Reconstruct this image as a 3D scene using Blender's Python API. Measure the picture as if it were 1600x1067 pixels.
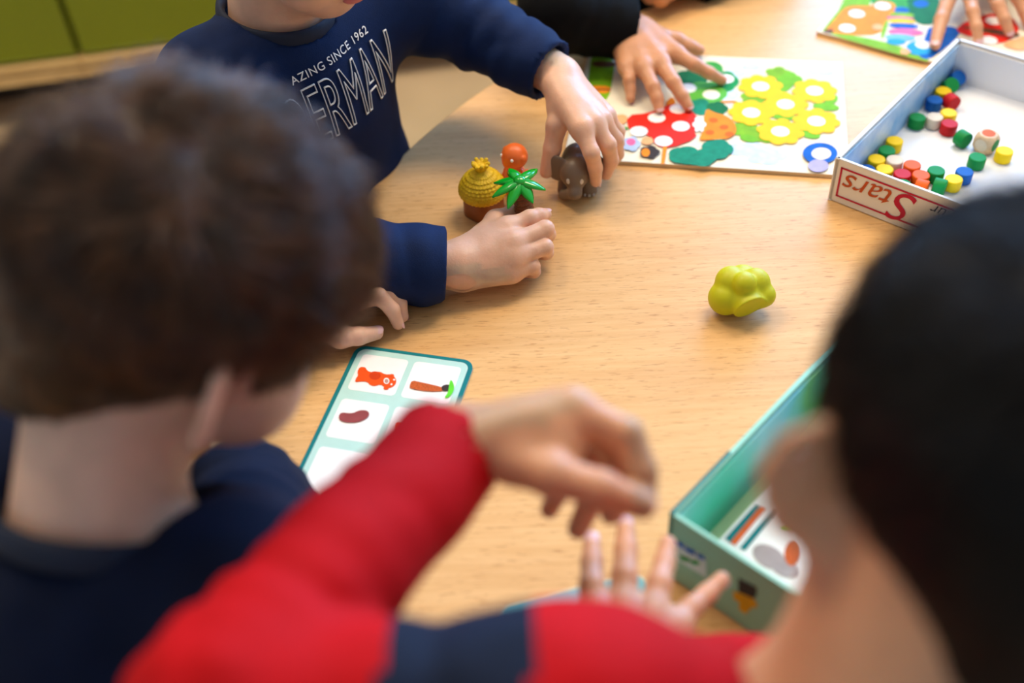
import bpy, bmesh, math, random
import numpy as np
from mathutils import Vector, Matrix, Euler
from mathutils.bvhtree import BVHTree

for o in list(bpy.data.objects):
    bpy.data.objects.remove(o, do_unlink=True)
scene = bpy.context.scene
COL = scene.collection
TZ = 0.56                       # table top height
CAMH = 0.70                     # camera above table top
F = 1700.0
PITCH = math.radians(44.6)
ROLL = math.radians(-4.0)
cp, sp, cr, sr = math.cos(PITCH), math.sin(PITCH), math.cos(ROLL), math.sin(ROLL)

# ------------------------------------------------------------------ camera
cam_d = bpy.data.cameras.new('camera')
cam_d.sensor_width = 36.0
cam_d.lens = 36.0 * F / 1600.0
cam_d.clip_start = 0.02
cam_d.dof.use_dof = True
cam_d.dof.focus_distance = 1.03
cam_d.dof.aperture_fstop = cam_d.lens / 18.0
cam = bpy.data.objects.new('camera', cam_d)
COL.objects.link(cam)
M = Matrix(((cr, -sr, 0.0), (sr * sp, cr * sp, -cp), (sr * cp, cr * cp, sp))).to_4x4()
M.translation = (0, 0, TZ + CAMH)
cam.matrix_world = M
scene.camera = cam

# ------------------------------------------------------------------ light
scene.view_settings.view_transform = 'Standard'
scene.view_settings.look = 'None'
scene.view_settings.gamma = 1.0
scene.view_settings.use_curve_mapping = False
scene.view_settings.exposure = 0.22
world = bpy.data.worlds.new('world')
scene.world = world
world.use_nodes = True
world.node_tree.nodes['Background'].inputs[0].default_value = (0.42, 0.62, 1.0, 1)
world.node_tree.nodes['Background'].inputs[1].default_value = 1.0


def area(name, loc, target, sx, sy, power, color):
    l = bpy.data.lights.new(name, 'AREA')
    l.shape = 'RECTANGLE'
    l.size, l.size_y = sx, sy
    l.energy = power
    l.color = color
    o = bpy.data.objects.new(name, l)
    COL.objects.link(o)
    o.location = loc
    d = Vector(target) - Vector(loc)
    o.rotation_euler = d.to_track_quat('-Z', 'Y').to_euler()
    return o


WARM = (1.0, 0.80, 0.55)
COOL = (0.24, 0.52, 1.0)
LAMPS = [(-0.9, 1.6, 27), (0.9, 1.6, 27)]
for lx, ly, lp in LAMPS:
    area('ceiling_lamp_light', (lx, ly, 2.70), (lx, ly, 0), 1.2, 0.6, lp, WARM)
RX0, RX1, RY0, RY1, RZ = -3.2, 3.7, -2.6, 3.5, 2.75
WINDOWS = [(1.1, 78), (2.8, 105)]           # x centre on the back wall, power
for wx, wp in WINDOWS:
    area('window_daylight', (wx, RY1 - 0.08, 1.75), (0.3, 0.7, 0.55), 1.5, 1.3, wp, COOL)

# ------------------------------------------------------------------ photo geometry helpers


def ray(x, y):
    X = x - 800.0
    Y = -(y - 533.5)
    X, Y = cr * X - sr * Y, sr * X + cr * Y
    return np.array([X, F * cp + Y * sp, -F * sp + Y * cp]) / F


CAMP = np.array([0, 0, TZ + CAMH])


def T(x, y, z=0.0):              # point at height z above the table
    d = ray(x, y)
    return CAMP + d * ((CAMH - z) / -d[2])


def D(x, y, dep):                # point at a distance along the lens axis
    return CAMP + ray(x, y) * dep


def W(x, y, z):                  # world, z above table
    return np.array([x, y, z + TZ], float)


def onplane(x, y, p, n):
    d = ray(x, y)
    t = np.dot(np.asarray(p) - CAMP, n) / np.dot(d, n)
    return CAMP + d * t


def nrm(v):
    v = np.asarray(v, float)
    return v / (np.linalg.norm(v) + 1e-12)


# ------------------------------------------------------------------ materials
MATS = {}


def s2l(c):
    return tuple((v / 12.92 if v <= 0.04045 else ((v + 0.055) / 1.055) ** 2.4) for v in c)


def rgb(r, g, b):
    return s2l((r / 255, g / 255, b / 255))


def mat(name, col, rough=0.5, var=0.06, scale=30.0, bump=0.0, bscale=200.0, spec=0.5, sss=0.0, sheen=0.0, coat=0.0):
    if name in MATS:
        return MATS[name]
    m = bpy.data.materials.new(name)
    m.use_nodes = True
    nt = m.node_tree
    b = nt.nodes['Principled BSDF']
    tc = nt.nodes.new('ShaderNodeTexCoord')
    nz = nt.nodes.new('ShaderNodeTexNoise')
    nz.inputs['Scale'].default_value = scale
    nz.inputs['Detail'].default_value = 3
    nt.links.new(tc.outputs['Object'], nz.inputs['Vector'])
    rp = nt.nodes.new('ShaderNodeValToRGB')
    c = np.array(col)
    rp.color_ramp.elements[0].position = 0.3
    rp.color_ramp.elements[1].position = 0.7
    rp.color_ramp.elements[0].color = (*np.clip(c * (1 - var), 0, 1), 1)
    rp.color_ramp.elements[1].color = (*np.clip(c * (1 + var), 0, 1), 1)
    nt.links.new(nz.outputs['Fac'], rp.inputs['Fac'])
    nt.links.new(rp.outputs['Color'], b.inputs['Base Color'])
    b.inputs['Roughness'].default_value = rough
    b.inputs['Specular IOR Level'].default_value = spec
    if sss:
        b.inputs['Subsurface Weight'].default_value = sss
        b.inputs['Subsurface Radius'].default_value = (1.0, 0.35, 0.2)
        b.inputs['Subsurface Scale'].default_value = 0.006
    if sheen:
        b.inputs['Sheen Weight'].default_value = sheen
    if coat:
        b.inputs['Coat Weight'].default_value = coat
        b.inputs['Coat Roughness'].default_value = 0.15
    if bump:
        n2 = nt.nodes.new('ShaderNodeTexNoise')
        n2.inputs['Scale'].default_value = bscale
        n2.inputs['Detail'].default_value = 4
        nt.links.new(tc.outputs['Object'], n2.inputs['Vector'])
        bp = nt.nodes.new('ShaderNodeBump')
        bp.inputs['Strength'].default_value = bump
        bp.inputs['Distance'].default_value = 0.002
        nt.links.new(n2.outputs['Fac'], bp.inputs['Height'])
        nt.links.new(bp.outputs['Normal'], b.inputs['Normal'])
    MATS[name] = m
    return m


def wood_mat(name, c0, c1, c2, ang=0.0, rough=0.42, sc=(14, 240, 60), bands=0.35):
    m = bpy.data.materials.new(name)
    m.use_nodes = True
    nt = m.node_tree
    b = nt.nodes['Principled BSDF']
    tc = nt.nodes.new('ShaderNodeTexCoord')
    mp = nt.nodes.new('ShaderNodeMapping')
    mp.inputs['Rotation'].default_value = (0, 0, ang)
    nt.links.new(tc.outputs['Object'], mp.inputs['Vector'])

    def noise(scl, detail=4):
        mm = nt.nodes.new('ShaderNodeMapping')
        mm.inputs['Scale'].default_value = scl
        nt.links.new(mp.outputs['Vector'], mm.inputs['Vector'])
        n = nt.nodes.new('ShaderNodeTexNoise')
        n.inputs['Scale'].default_value = 1.0
        n.inputs['Detail'].default_value = detail
        n.inputs['Roughness'].default_value = 0.6
        nt.links.new(mm.outputs['Vector'], n.inputs['Vector'])
        return n
    fine = noise((70, 520, 520), 2)
    mid = noise(sc, 5)
    broad = noise((1.2, 16, 16), 3)
    r1 = nt.nodes.new('ShaderNodeValToRGB')
    r1.color_ramp.elements[0].position = 0.34
    r1.color_ramp.elements[1].position = 0.66
    r1.color_ramp.elements[0].color = (*c0, 1)
    r1.color_ramp.elements[1].color = (*c1, 1)
    nt.links.new(mid.outputs['Fac'], r1.inputs['Fac'])
    r2 = nt.nodes.new('ShaderNodeValToRGB')
    r2.color_ramp.elements[0].position = 0.58
    r2.color_ramp.elements[1].position = 0.72
    r2.color_ramp.elements[0].color = (0, 0, 0, 1)
    r2.color_ramp.elements[1].color = (0.75, 0.75, 0.75, 1)
    nt.links.new(fine.outputs['Fac'], r2.inputs['Fac'])
    mx = nt.nodes.new('ShaderNodeMixRGB')
    mx.inputs['Color2'].default_value = (*c2, 1)
    nt.links.new(r2.outputs['Color'], mx.inputs['Fac'])
    nt.links.new(r1.outputs['Color'], mx.inputs['Color1'])
    r3 = nt.nodes.new('ShaderNodeValToRGB')
    r3.color_ramp.elements[0].position = 0.52
    r3.color_ramp.elements[1].position = 0.75
    r3.color_ramp.elements[0].color = (0, 0, 0, 1)
    r3.color_ramp.elements[1].color = (bands, bands, bands, 1)
    nt.links.new(broad.outputs['Fac'], r3.inputs['Fac'])
    mx2 = nt.nodes.new('ShaderNodeMixRGB')
    mx2.inputs['Color2'].default_value = (*c2, 1)
    nt.links.new(r3.outputs['Color'], mx2.inputs['Fac'])
    nt.links.new(mx.outputs['Color'], mx2.inputs['Color1'])
    nt.links.new(mx2.outputs['Color'], b.inputs['Base Color'])
    b.inputs['Roughness'].default_value = rough
    b.inputs['Specular IOR Level'].default_value = 0.32
    MATS[name] = m
    return m


BEECH = wood_mat('beech_laminate', rgb(226, 174, 110), rgb(236, 188, 126), rgb(190, 132, 76), ang=math.radians(2))
CHAIRWOOD = wood_mat('chair_beech', rgb(214, 160, 92), rgb(226, 176, 110), rgb(190, 130, 70), rough=0.4)
PLINTH = wood_mat('plinth_wood', rgb(206, 170, 112), rgb(218, 184, 128), rgb(180, 140, 86), rough=0.45)

# ------------------------------------------------------------------ mesh helpers


def tag(o, label=None, cat=None, group=None, kind=None):
    if label:
        o['label'] = label
    if cat:
        o['category'] = cat
    if group:
        o['group'] = group
    if kind:
        o['kind'] = kind
    return o


def obj(name, verts, faces, m, parent=None, smooth=True, mats=None, fmat=None):
    me = bpy.data.meshes.new(name)
    me.from_pydata([tuple(map(float, v)) for v in verts], [], [tuple(map(int, f)) for f in faces])
    return link_mesh(name, me, m, parent, smooth, mats, fmat)


def obj_np(name, V, Q, m, parent=None, smooth=True, mats=None, fmat=None):
    me = bpy.data.meshes.new(name)
    nq = len(Q)
    me.vertices.add(len(V))
    me.vertices.foreach_set('co', np.ascontiguousarray(V, dtype=np.float32).ravel())
    me.loops.add(nq * 4)
    me.loops.foreach_set('vertex_index', np.ascontiguousarray(Q, dtype=np.int32).ravel())
    me.polygons.add(nq)
    me.polygons.foreach_set('loop_start', np.arange(0, nq * 4, 4, dtype=np.int32))
    me.update(calc_edges=True)
    me.validate()
    return link_mesh(name, me, m, parent, smooth, mats, fmat)


def link_mesh(name, me, m, parent=None, smooth=True, mats=None, fmat=None):
    for mm in (mats or [m]):
        me.materials.append(mm)
    if smooth:
        me.polygons.foreach_set('use_smooth', np.ones(len(me.polygons), bool))
    if fmat is not None and len(fmat) == len(me.polygons):
        me.polygons.foreach_set('material_index', np.asarray(fmat, dtype=np.int32))
    me.update()
    o = bpy.data.objects.new(name, me)
    COL.objects.link(o)
    if parent is not None:
        o.parent = parent
        o.matrix_parent_inverse = Matrix.Translation(parent.location).inverted() if parent.type == 'EMPTY' else Matrix()
    return o


def empty(name, loc):
    o = bpy.data.objects.new(name, None)
    o.empty_display_size = 0.05
    COL.objects.link(o)
    o.location = tuple(map(float, loc))
    return o


def bm_obj(name, bm, m, parent=None, smooth=False, mats=None):
    bmesh.ops.recalc_face_normals(bm, faces=bm.faces[:])
    me = bpy.data.meshes.new(name)
    bm.to_mesh(me)
    bm.free()
    return link_mesh(name, me, m, parent, smooth, mats)


def add_box(bm, c, half, ax=None, bev=0.0):
    """box by centre, half sizes and 3 axes"""
    ax = [np.array(a, float) for a in (ax or ((1, 0, 0), (0, 1, 0), (0, 0, 1)))]
    b2 = bmesh.new()
    bmesh.ops.create_cube(b2, size=2.0)
    for v in b2.verts:
        v.co = Vector(v.co[0] * half[0] * ax[0] + v.co[1] * half[1] * ax[1] + v.co[2] * half[2] * ax[2] + np.asarray(c))
    if bev:
        bmesh.ops.bevel(b2, geom=b2.edges[:], offset=bev, segments=2, affect='EDGES', profile=0.5)
    me = bpy.data.meshes.new('tmp')
    b2.to_mesh(me)
    b2.free()
    bm.from_mesh(me)
    bpy.data.meshes.remove(me)


def box(name, c, half, m, parent=None, ax=None, bev=0.0):
    bm = bmesh.new()
    add_box(bm, c, half, ax, bev)
    return bm_obj(name, bm, m, parent)


def prism(name, pts, z0, z1, m, parent=None, bev=0.0, smooth=False):
    """pts 2D outline -> slab between z0 and z1"""
    bm = bmesh.new()
    vs = [bm.verts.new((p[0], p[1], z1)) for p in pts]
    f = bm.faces.new(vs)
    r = bmesh.ops.extrude_face_region(bm, geom=[f])
    for v in [g for g in r['geom'] if isinstance(g, bmesh.types.BMVert)]:
        v.co.z = z0
    if bev:
        es = [e for e in bm.edges if abs(e.verts[0].co.z - e.verts[1].co.z) < 1e-6]
        bmesh.ops.bevel(bm, geom=es, offset=bev, segments=2, affect='EDGES', profile=0.5)
    return bm_obj(name, bm, m, parent, smooth)


def flat(name, pts3, m, parent):
    """a flat printed patch lying on a surface"""
    return obj(name, pts3, [tuple(range(len(pts3)))], m, parent, smooth=False)


def lathe(name, prof, c, m, parent=None, n=40, disp=None, tilt=None):
    V, Fc = [], []
    k = len(prof)
    for i, (r, z) in enumerate(prof):
        for j in range(n):
            a = 2 * math.pi * j / n
            rr = r + (disp(a, z, r) if disp else 0)
            V.append([rr * math.cos(a), rr * math.sin(a), z])
    V = np.array(V)
    if tilt is not None:
        V = V @ np.array(tilt.to_3x3()).T
    V = V + np.asarray(c)
    for i in range(k - 1):
        for j in range(n):
            Fc.append((i * n + j, i * n + (j + 1) % n, (i + 1) * n + (j + 1) % n, (i + 1) * n + j))
    Fc.append(tuple(range(n))[::-1])
    Fc.append(tuple(range((k - 1) * n, k * n)))
    return obj(name, V, Fc, m, parent)


# ------------------------------------------------------------------ implicit surfaces
def rc(a, b, r1, r2):
    a = np.asarray(a, np.float32)
    b = np.asarray(b, np.float32)
    ba = b - a
    bb = float(ba @ ba) + 1e-12

    def f(P):
        q = P - a
        t = np.clip((q @ ba) / bb, 0, 1)
        d = q - t[:, None] * ba
        return np.sqrt(np.einsum('ij,ij->i', d, d)) - (r1 + (r2 - r1) * t)
    return f


def ell(c, r, R=None):
    c = np.asarray(c, np.float32)
    r = np.asarray(r, np.float32)
    Rm = None if R is None else np.asarray(R, np.float32)

    def f(P):
        q = P - c
        if Rm is not None:
            q = q @ Rm              # columns of R are the local axes
        k0 = np.sqrt((((q / r)) ** 2).sum(1)) + 1e-9
        k1 = np.sqrt(((q / (r * r)) ** 2).sum(1)) + 1e-9
        return k0 * (k0 - 1) / k1
    return f


def smin(a, b, k):
    h = np.clip(0.5 + 0.5 * (b - a) / k, 0, 1)
    return b * (1 - h) + a * h - k * h * (1 - h)


def smax(a, b, k):
    return -smin(-a, -b, k)


def union(parts, k=0.005):
    """parts: functions or (function, k)"""
    def f(P):
        d = None
        for p in parts:
            fn, kk = p if isinstance(p, tuple) else (p, k)
            v = fn(P)
            d = v if d is None else smin(d, v, kk)
        return d
    return f


def axes(x, y, z):
    return np.stack([nrm(x), nrm(y), nrm(z)], 1)


def polygonize(f, lo, hi, vox, B=8):
    lo = np.asarray(lo, np.float64)
    hi = np.asarray(hi, np.float64)
    nb = np.maximum(np.ceil((hi - lo) / vox / B).astype(int), 1)
    n = nb * B
    g = [np.arange(nb[i]) for i in range(3)]
    bi = np.stack(np.meshgrid(*g, indexing='ij'), -1).reshape(-1, 3)
    cen = lo + (bi + 0.5) * B * vox - 0.5 * vox
    fc = f(cen.astype(np.float32))
    keep = np.abs(fc) < B * vox * 0.87 * 1.45 + 0.004
    A = np.where(fc > 0, 1.0, -1.0).astype(np.float32).reshape(nb)
    A = np.repeat(np.repeat(np.repeat(A, B, 0), B, 1), B, 2)
    l = np.arange(B)
    li = np.stack(np.meshgrid(l, l, l, indexing='ij'), -1).reshape(-1, 3)
    kb = bi[keep]
    CH = 1500
    for s in range(0, len(kb), CH):
        idx = (kb[s:s + CH, None, :] * B + li[None]).reshape(-1, 3)
        v = f((lo + idx * vox).astype(np.float32))
        A[idx[:, 0], idx[:, 1], idx[:, 2]] = v
    S = A < 0
    nx, ny, nz = A.shape
    cnt = np.zeros((nx - 1, ny - 1, nz - 1), np.int8)
    corners = [(i, j, k) for i in (0, 1) for j in (0, 1) for k in (0, 1)]
    for i, j, k in corners:
        cnt += S[i:nx - 1 + i, j:ny - 1 + j, k:nz - 1 + k]
    act = np.argwhere((cnt > 0) & (cnt < 8))
    idm = -np.ones(cnt.shape, np.int32)
    idm[act[:, 0], act[:, 1], act[:, 2]] = np.arange(len(act))
    vals = np.stack([A[act[:, 0] + i, act[:, 1] + j, act[:, 2] + k] for i, j, k in corners], 1)
    acc = np.zeros((len(act), 3))
    num = np.zeros(len(act))
    ca = np.array(corners, float)
    for a in range(8):
        for b in range(a + 1, 8):
            if np.abs(ca[a] - ca[b]).sum() != 1:
                continue
            va, vb = vals[:, a], vals[:, b]
            m = (va < 0) != (vb < 0)
            t = np.where(m, va / np.where(m, va - vb, 1), 0)
            p = ca[a] + t[:, None] * (ca[b] - ca[a])
            acc += p * m[:, None]
            num += m
    V = lo + (act + acc / num[:, None]) * vox
    Q = []
    for ax in range(3):
        u, w = (ax + 1) % 3, (ax + 2) % 3
        sl0 = [slice(None)] * 3
        sl1 = [slice(None)] * 3
        sl0[ax] = slice(0, -1)
        sl1[ax] = slice(1, None)
        ch = np.argwhere(S[tuple(sl0)] != S[tuple(sl1)])
        ok = (ch[:, u] > 0) & (ch[:, w] > 0) & (ch[:, u] < A.shape[u] - 1) & (ch[:, w] < A.shape[w] - 1)
        ch = ch[ok]
        if not len(ch):
            continue
        flip = S[ch[:, 0], ch[:, 1], ch[:, 2]]
        qs = []
        for du, dw in ((0, 0), (-1, 0), (-1, -1), (0, -1)):
            e = ch.copy()
            e[:, u] += du
            e[:, w] += dw
            qs.append(idm[e[:, 0], e[:, 1], e[:, 2]])
        q = np.stack(qs, 1)
        q = np.where(flip[:, None], q, q[:, ::-1])
        Q.append(q)
    Q = np.concatenate(Q) if Q else np.zeros((0, 4), int)
    return V, Q


def join_np(chunks):
    Vs, Qs, o = [], [], 0
    for V, Q in chunks:
        Vs.append(V)
        Qs.append(Q + o)
        o += len(V)
    return np.concatenate(Vs), np.concatenate(Qs)


def drop_inside(V, Q, boxes):
    c = V[Q].mean(1)
    keep = np.ones(len(Q), bool)
    for lo, hi in boxes:
        keep &= ~np.all((c > lo) & (c < hi), 1)
    Q = Q[keep]
    used, inv = np.unique(Q.ravel(), return_inverse=True)
    return V[used], inv.reshape(-1, 4)


def waves(seed, n=6, freq=60.0):
    r = np.random.default_rng(seed)
    K = r.normal(size=(n, 3)) * freq
    ph = r.uniform(0, 6.28, n)

    def f(P):
        return np.sin(P @ K.T.astype(np.float32) + ph.astype(np.float32)).mean(1)
    return f


def sdf_obj(name, f, lo, hi, vox, m, parent=None):
    V, Q = polygonize(f, lo, hi, vox)
    return obj_np(name, V, Q, m, parent)

# ================================================================== SETTING
FLOOR = mat('floor_linoleum', rgb(196, 172, 138), 0.45, 0.05, 9)
WALLM = mat('wall_paint', rgb(228, 222, 208), 0.8, 0.02, 5)
CEILM = mat('ceiling_paint', rgb(235, 233, 228), 0.85, 0.02, 5)
# the cabinet row runs at a slight angle to the table, so do floor and walls
tag(box('floor', ((RX0 + RX1) / 2, (RY0 + RY1) / 2, -0.02), ((RX1 - RX0) / 2, (RY1 - RY0) / 2, 0.02), FLOOR), kind='structure')
tag(box('ceiling', ((RX0 + RX1) / 2, (RY0 + RY1) / 2, RZ + 0.03), ((RX1 - RX0) / 2, (RY1 - RY0) / 2, 0.03), CEILM), kind='structure')
tag(box('wall_left', (RX0 - 0.05, (RY0 + RY1) / 2, RZ / 2), (0.05, (RY1 - RY0) / 2, RZ / 2), WALLM), kind='structure')
tag(box('wall_right', (RX1 + 0.05, (RY0 + RY1) / 2, RZ / 2), (0.05, (RY1 - RY0) / 2, RZ / 2), WALLM), kind='structure')
tag(box('wall_front', ((RX0 + RX1) / 2, RY0 - 0.05, RZ / 2), ((RX1 - RX0) / 2, 0.05, RZ / 2), WALLM), kind='structure')
# back wall: solid pieces around two window openings
bm = bmesh.new()
wz0, wz1 = 1.0, 2.45
ex = [RX0]
for wx, _ in WINDOWS:
    ex += [wx - 0.8, wx + 0.8]
ex.append(RX1)
for i in range(0, len(ex), 2):
    x0, x1 = ex[i], ex[i + 1]
    add_box(bm, ((x0 + x1) / 2, RY1 + 0.1, RZ / 2), ((x1 - x0) / 2, 0.1, RZ / 2))
for wx, _ in WINDOWS:
    add_box(bm, (wx, RY1 + 0.1, wz0 / 2), (0.8, 0.1, wz0 / 2))
    add_box(bm, (wx, RY1 + 0.1, (wz1 + RZ) / 2), (0.8, 0.1, (RZ - wz1) / 2))
tag(bm_obj('wall_back', bm, WALLM), kind='structure')
FRAMEM = mat('window_frame_white', rgb(236, 236, 232), 0.4, 0.01)
for i, (wx, _) in enumerate(WINDOWS):
    bm = bmesh.new()
    for xx in (wx - 0.77, wx, wx + 0.77):
        add_box(bm, (xx, RY1 + 0.12, (wz0 + wz1) / 2), (0.03, 0.03, (wz1 - wz0) / 2))
    for zz in (wz0 + 0.03, wz1 - 0.03):
        add_box(bm, (wx, RY1 + 0.12, zz), (0.8, 0.03, 0.03))
    tag(bm_obj('window_%d' % (i + 1), bm, FRAMEM), kind='structure')
LAMPM = bpy.data.materials.new('lamp_diffuser')
LAMPM.use_nodes = True
LAMPM.node_tree.nodes['Principled BSDF'].inputs['Emission Color'].default_value = (*WARM, 1)
LAMPM.node_tree.nodes['Principled BSDF'].inputs['Emission Strength'].default_value = 2.0
for i, (lx, ly, lp) in enumerate(LAMPS):
    e = empty('ceiling_lamp', (lx, ly, RZ))
    tag(e, 'square white ceiling lamp above the %s side of the table' % ('left', 'right')[i], 'lamp', 'ceiling lamps')
    box('housing', (lx, ly, RZ - 0.012), (0.64, 0.34, 0.012), FRAMEM, e)
    box('diffuser', (lx, ly, RZ - 0.029), (0.6, 0.3, 0.005), LAMPM, e)

# ---- green cabinets along the far side
LIME = mat('lime_laminate', rgb(122, 134, 0), 0.4, 0.04, 4)
DARKIN = mat('cabinet_carcass', rgb(44, 34, 24), 0.7, 0.05)
cab_dir = nrm([math.cos(math.radians(6.5)), math.sin(math.radians(6.5)), 0])
cab_n = np.array([cab_dir[1], -cab_dir[0], 0])           # towards the room
cab_p = np.array([-1.036, 2.045, 0.0])
top_l = onplane(0, 108, cab_p, cab_n)
zb1 = onplane(120, 88, cab_p, cab_n)[2]                    # bottom of the doors
zb0 = onplane(120, 116, cab_p, cab_n)[2]                   # bottom of the wooden plinth board
gx = float((onplane(122, 75, cab_p, cab_n) - cab_p) @ cab_dir)   # the gap between two doors
CW = 0.62
CABTOP = zb1 + 0.66
up = np.array([0, 0, 1.0])
CABS = [(-2, 'lime green cabinet at the far left end of the row'), (-1, 'lime green cabinet with a door gap behind the boy with brown hair'),
        (0, 'lime green cabinet behind the boy in the lettered navy shirt'), (1, 'lime green cabinet behind the black sleeved arm'), (2, 'lime green cabinet at the far right end of the row')]
for k, lab in CABS:
    x0 = gx + k * CW
    e = empty('cabinet', cab_p + cab_dir * (x0 + CW / 2))
    tag(e, lab, 'cabinet', 'green cabinets along the wall')
    c = cab_p + cab_dir * (x0 + CW / 2) - cab_n * 0.24
    ax = (cab_dir, cab_n, up)
    box('body', c + up * ((zb1 + CABTOP) / 2), (CW / 2 - 0.001, 0.215, (CABTOP - zb1) / 2), DARKIN, e, ax)
    box('door', cab_p + cab_dir * (x0 + CW / 2) - cab_n * 0.010 + up * ((zb1 + CABTOP) / 2 + 0.003), (CW / 2 - 0.0055, 0.010, (CABTOP - zb1) / 2 - 0.004), LIME, e, ax, 0.002)
    box('plinth', c + cab_n * 0.02 + up * ((zb1 + zb0) / 2 - 0.001), (CW / 2 - 0.001, 0.235, (zb1 - zb0) / 2 - 0.002), PLINTH, e, ax, 0.003)
    box('toe_kick', c + cab_n * 0.12 + up * (zb0 / 2 - 0.002), (CW / 2 - 0.001, 0.008, zb0 / 2 - 0.001), DARKIN, e, ax)
    for sx in (-1, 1):
        box('foot', c + cab_dir * sx * (CW / 2 - 0.05) - cab_n * 0.05 + up * (zb0 / 2 - 0.002), (0.025, 0.12, zb0 / 2 - 0.001), DARKIN, e, ax)

# ================================================================== TABLE
TC = np.array([0.575, 0.602])
TR = 0.80
tb = empty('round_table', (TC[0], TC[1], 0))
tag(tb, 'round beech topped table with games and toys on it', 'table')
n = 160
pts = [(TC[0] + TR * math.cos(2 * math.pi * i / n), TC[1] + TR * math.sin(2 * math.pi * i / n)) for i in range(n)]
top = prism('table_top', pts, TZ - 0.025, TZ, BEECH, tb, bev=0.003)
METAL = mat('table_leg_metal', rgb(150, 152, 155), 0.35, 0.03)
METAL.node_tree.nodes['Principled BSDF'].inputs['Metallic'].default_value = 0.8
for a in (45, 135, 225, 315):
    x, y = TC[0] + 0.5 * math.cos(math.radians(a)), TC[1] + 0.5 * math.sin(math.radians(a))
    lathe('leg', [(0.024, 0.001), (0.024, 0.02), (0.02, 0.025), (0.02, TZ - 0.03), (0.035, TZ - 0.026)], (x, y, 0), METAL, tb, 24)


def chair(cx, cy, az, label, seat_h=0.30):
    f = np.array([math.cos(az), math.sin(az), 0])          # facing
    r = np.array([f[1], -f[0], 0])
    c = np.array([cx, cy, 0.0])
    e = empty('wooden_chair', c)
    tag(e, label, 'chair', 'wooden kindergarten chairs')
    bm = bmesh.new()
    add_box(bm, c + up * (seat_h - 0.009), (0.15, 0.15, 0.009), (r, f, up), 0.006)
    bm_obj('seat', bm, CHAIRWOOD, e)
    for s in (-1, 1):
        box('leg', c + r * s * 0.145 + f * 0.12 + up * ((seat_h - 0.02) / 2), (0.014, 0.016, (seat_h - 0.022) / 2), CHAIRWOOD, e, (r, f, up), 0.004)
        box('leg', c + r * s * 0.165 - f * 0.15 + up * 0.29, (0.014, 0.018, 0.288), CHAIRWOOD, e, (r, f, up), 0.004)
        box('stretcher', c + r * s * 0.155 - f * 0.016 + up * 0.13, (0.008, 0.115, 0.012), CHAIRWOOD, e, (r, f, up), 0.003)
    for k in range(2):
        box('backrest', c - f * 0.15 + up * (0.46 + 0.085 * k), (0.152, 0.008, 0.03), CHAIRWOOD, e, (r, f, up), 0.004)
    return e


# ================================================================== GAME BOARDS
CREAM = mat('board_cream_print', rgb(240, 232, 208), 0.7, 0.02, 60, spec=0.2)
PLY = mat('board_plywood_edge', rgb(216, 186, 140), 0.6, 0.06, 120)
PR = {}


def pm(name, r, g, b, var=0.1, scale=90):
    return mat('print_' + name, rgb(r, g, b), 0.7, var, scale, spec=0.2)


BT = 0.005                                                  # board thickness


def board(name, corners, label):
    e = empty(name, (*np.mean(corners, 0)[:2], TZ))
    tag(e, label, 'puzzle board', 'picture puzzle boards')
    prism('base', corners, TZ + 0.0005, TZ + BT - 0.0006, PLY, e)
    prism('sheet', corners, TZ + BT - 0.0005, TZ + BT, CREAM, e)
    return e


class Printer:
    """flat print on a horizontal sheet, traced from picture coordinates"""

    def __init__(self, parent, z, off, sc):
        self.p, self.z, self.off, self.sc, self.k = parent, z, off, sc, 0

    def px(self, x, y):
        return x / self.sc + self.off[0], y / self.sc + self.off[1]

    def pt(self, x, y):
        a, b = self.px(x, y)
        return T(a, b, self.z)

    def lift(self):
        self.k += 1
        return np.array([0, 0, 0.00012 + 0.00003 * self.k])

    def poly(self, name, pts, m, sm=0):
        pts = [np.array(p, float) for p in pts]
        for _ in range(sm):                                 # corner cutting
            q = []
            for i in range(len(pts)):
                a, b = pts[i], pts[(i + 1) % len(pts)]
                q += [a * 0.75 + b * 0.25, a * 0.25 + b * 0.75]
            pts = q
        l = self.lift()
        P3 = [self.pt(*p) + l for p in pts]
        return flat(name, P3[::-1], m, self.p)

    def blob(self, name, cx, cy, rx, ry, m, lobes=0, amp=0.0, rot=0.0, n=40, ph=0.0):
        l = self.lift()
        P3 = []
        for i in range(n):
            a = 2 * math.pi * i / n
            s = 1 + amp * (abs(math.cos(lobes * a / 2 + ph)) * 2 - 1.2) if lobes else 1
            x, y = rx * s * math.cos(a), ry * s * math.sin(a)
            x, y = x * math.cos(rot) - y * math.sin(rot), x * math.sin(rot) + y * math.cos(rot)
            P3.append(self.pt(cx + x, cy + y) + l)
        return flat(name, P3[::-1], m, self.p)

    def disc(self, name, cx, cy, r, m, lobes=0, amp=0.0, n=48, ph=0.0):
        """true-scale round patch, radius r in metres"""
        l = self.lift()
        c = self.pt(cx, cy)
        P3 = []
        for i in range(n):
            a = 2 * math.pi * i / n
            s = r * (1 - amp + amp * abs(math.cos(lobes * a / 2 + ph))) if lobes else r
            P3.append(c + l + np.array([s * math.cos(a), s * math.sin(a), 0]))
        return flat(name, P3, m, self.p)


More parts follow.
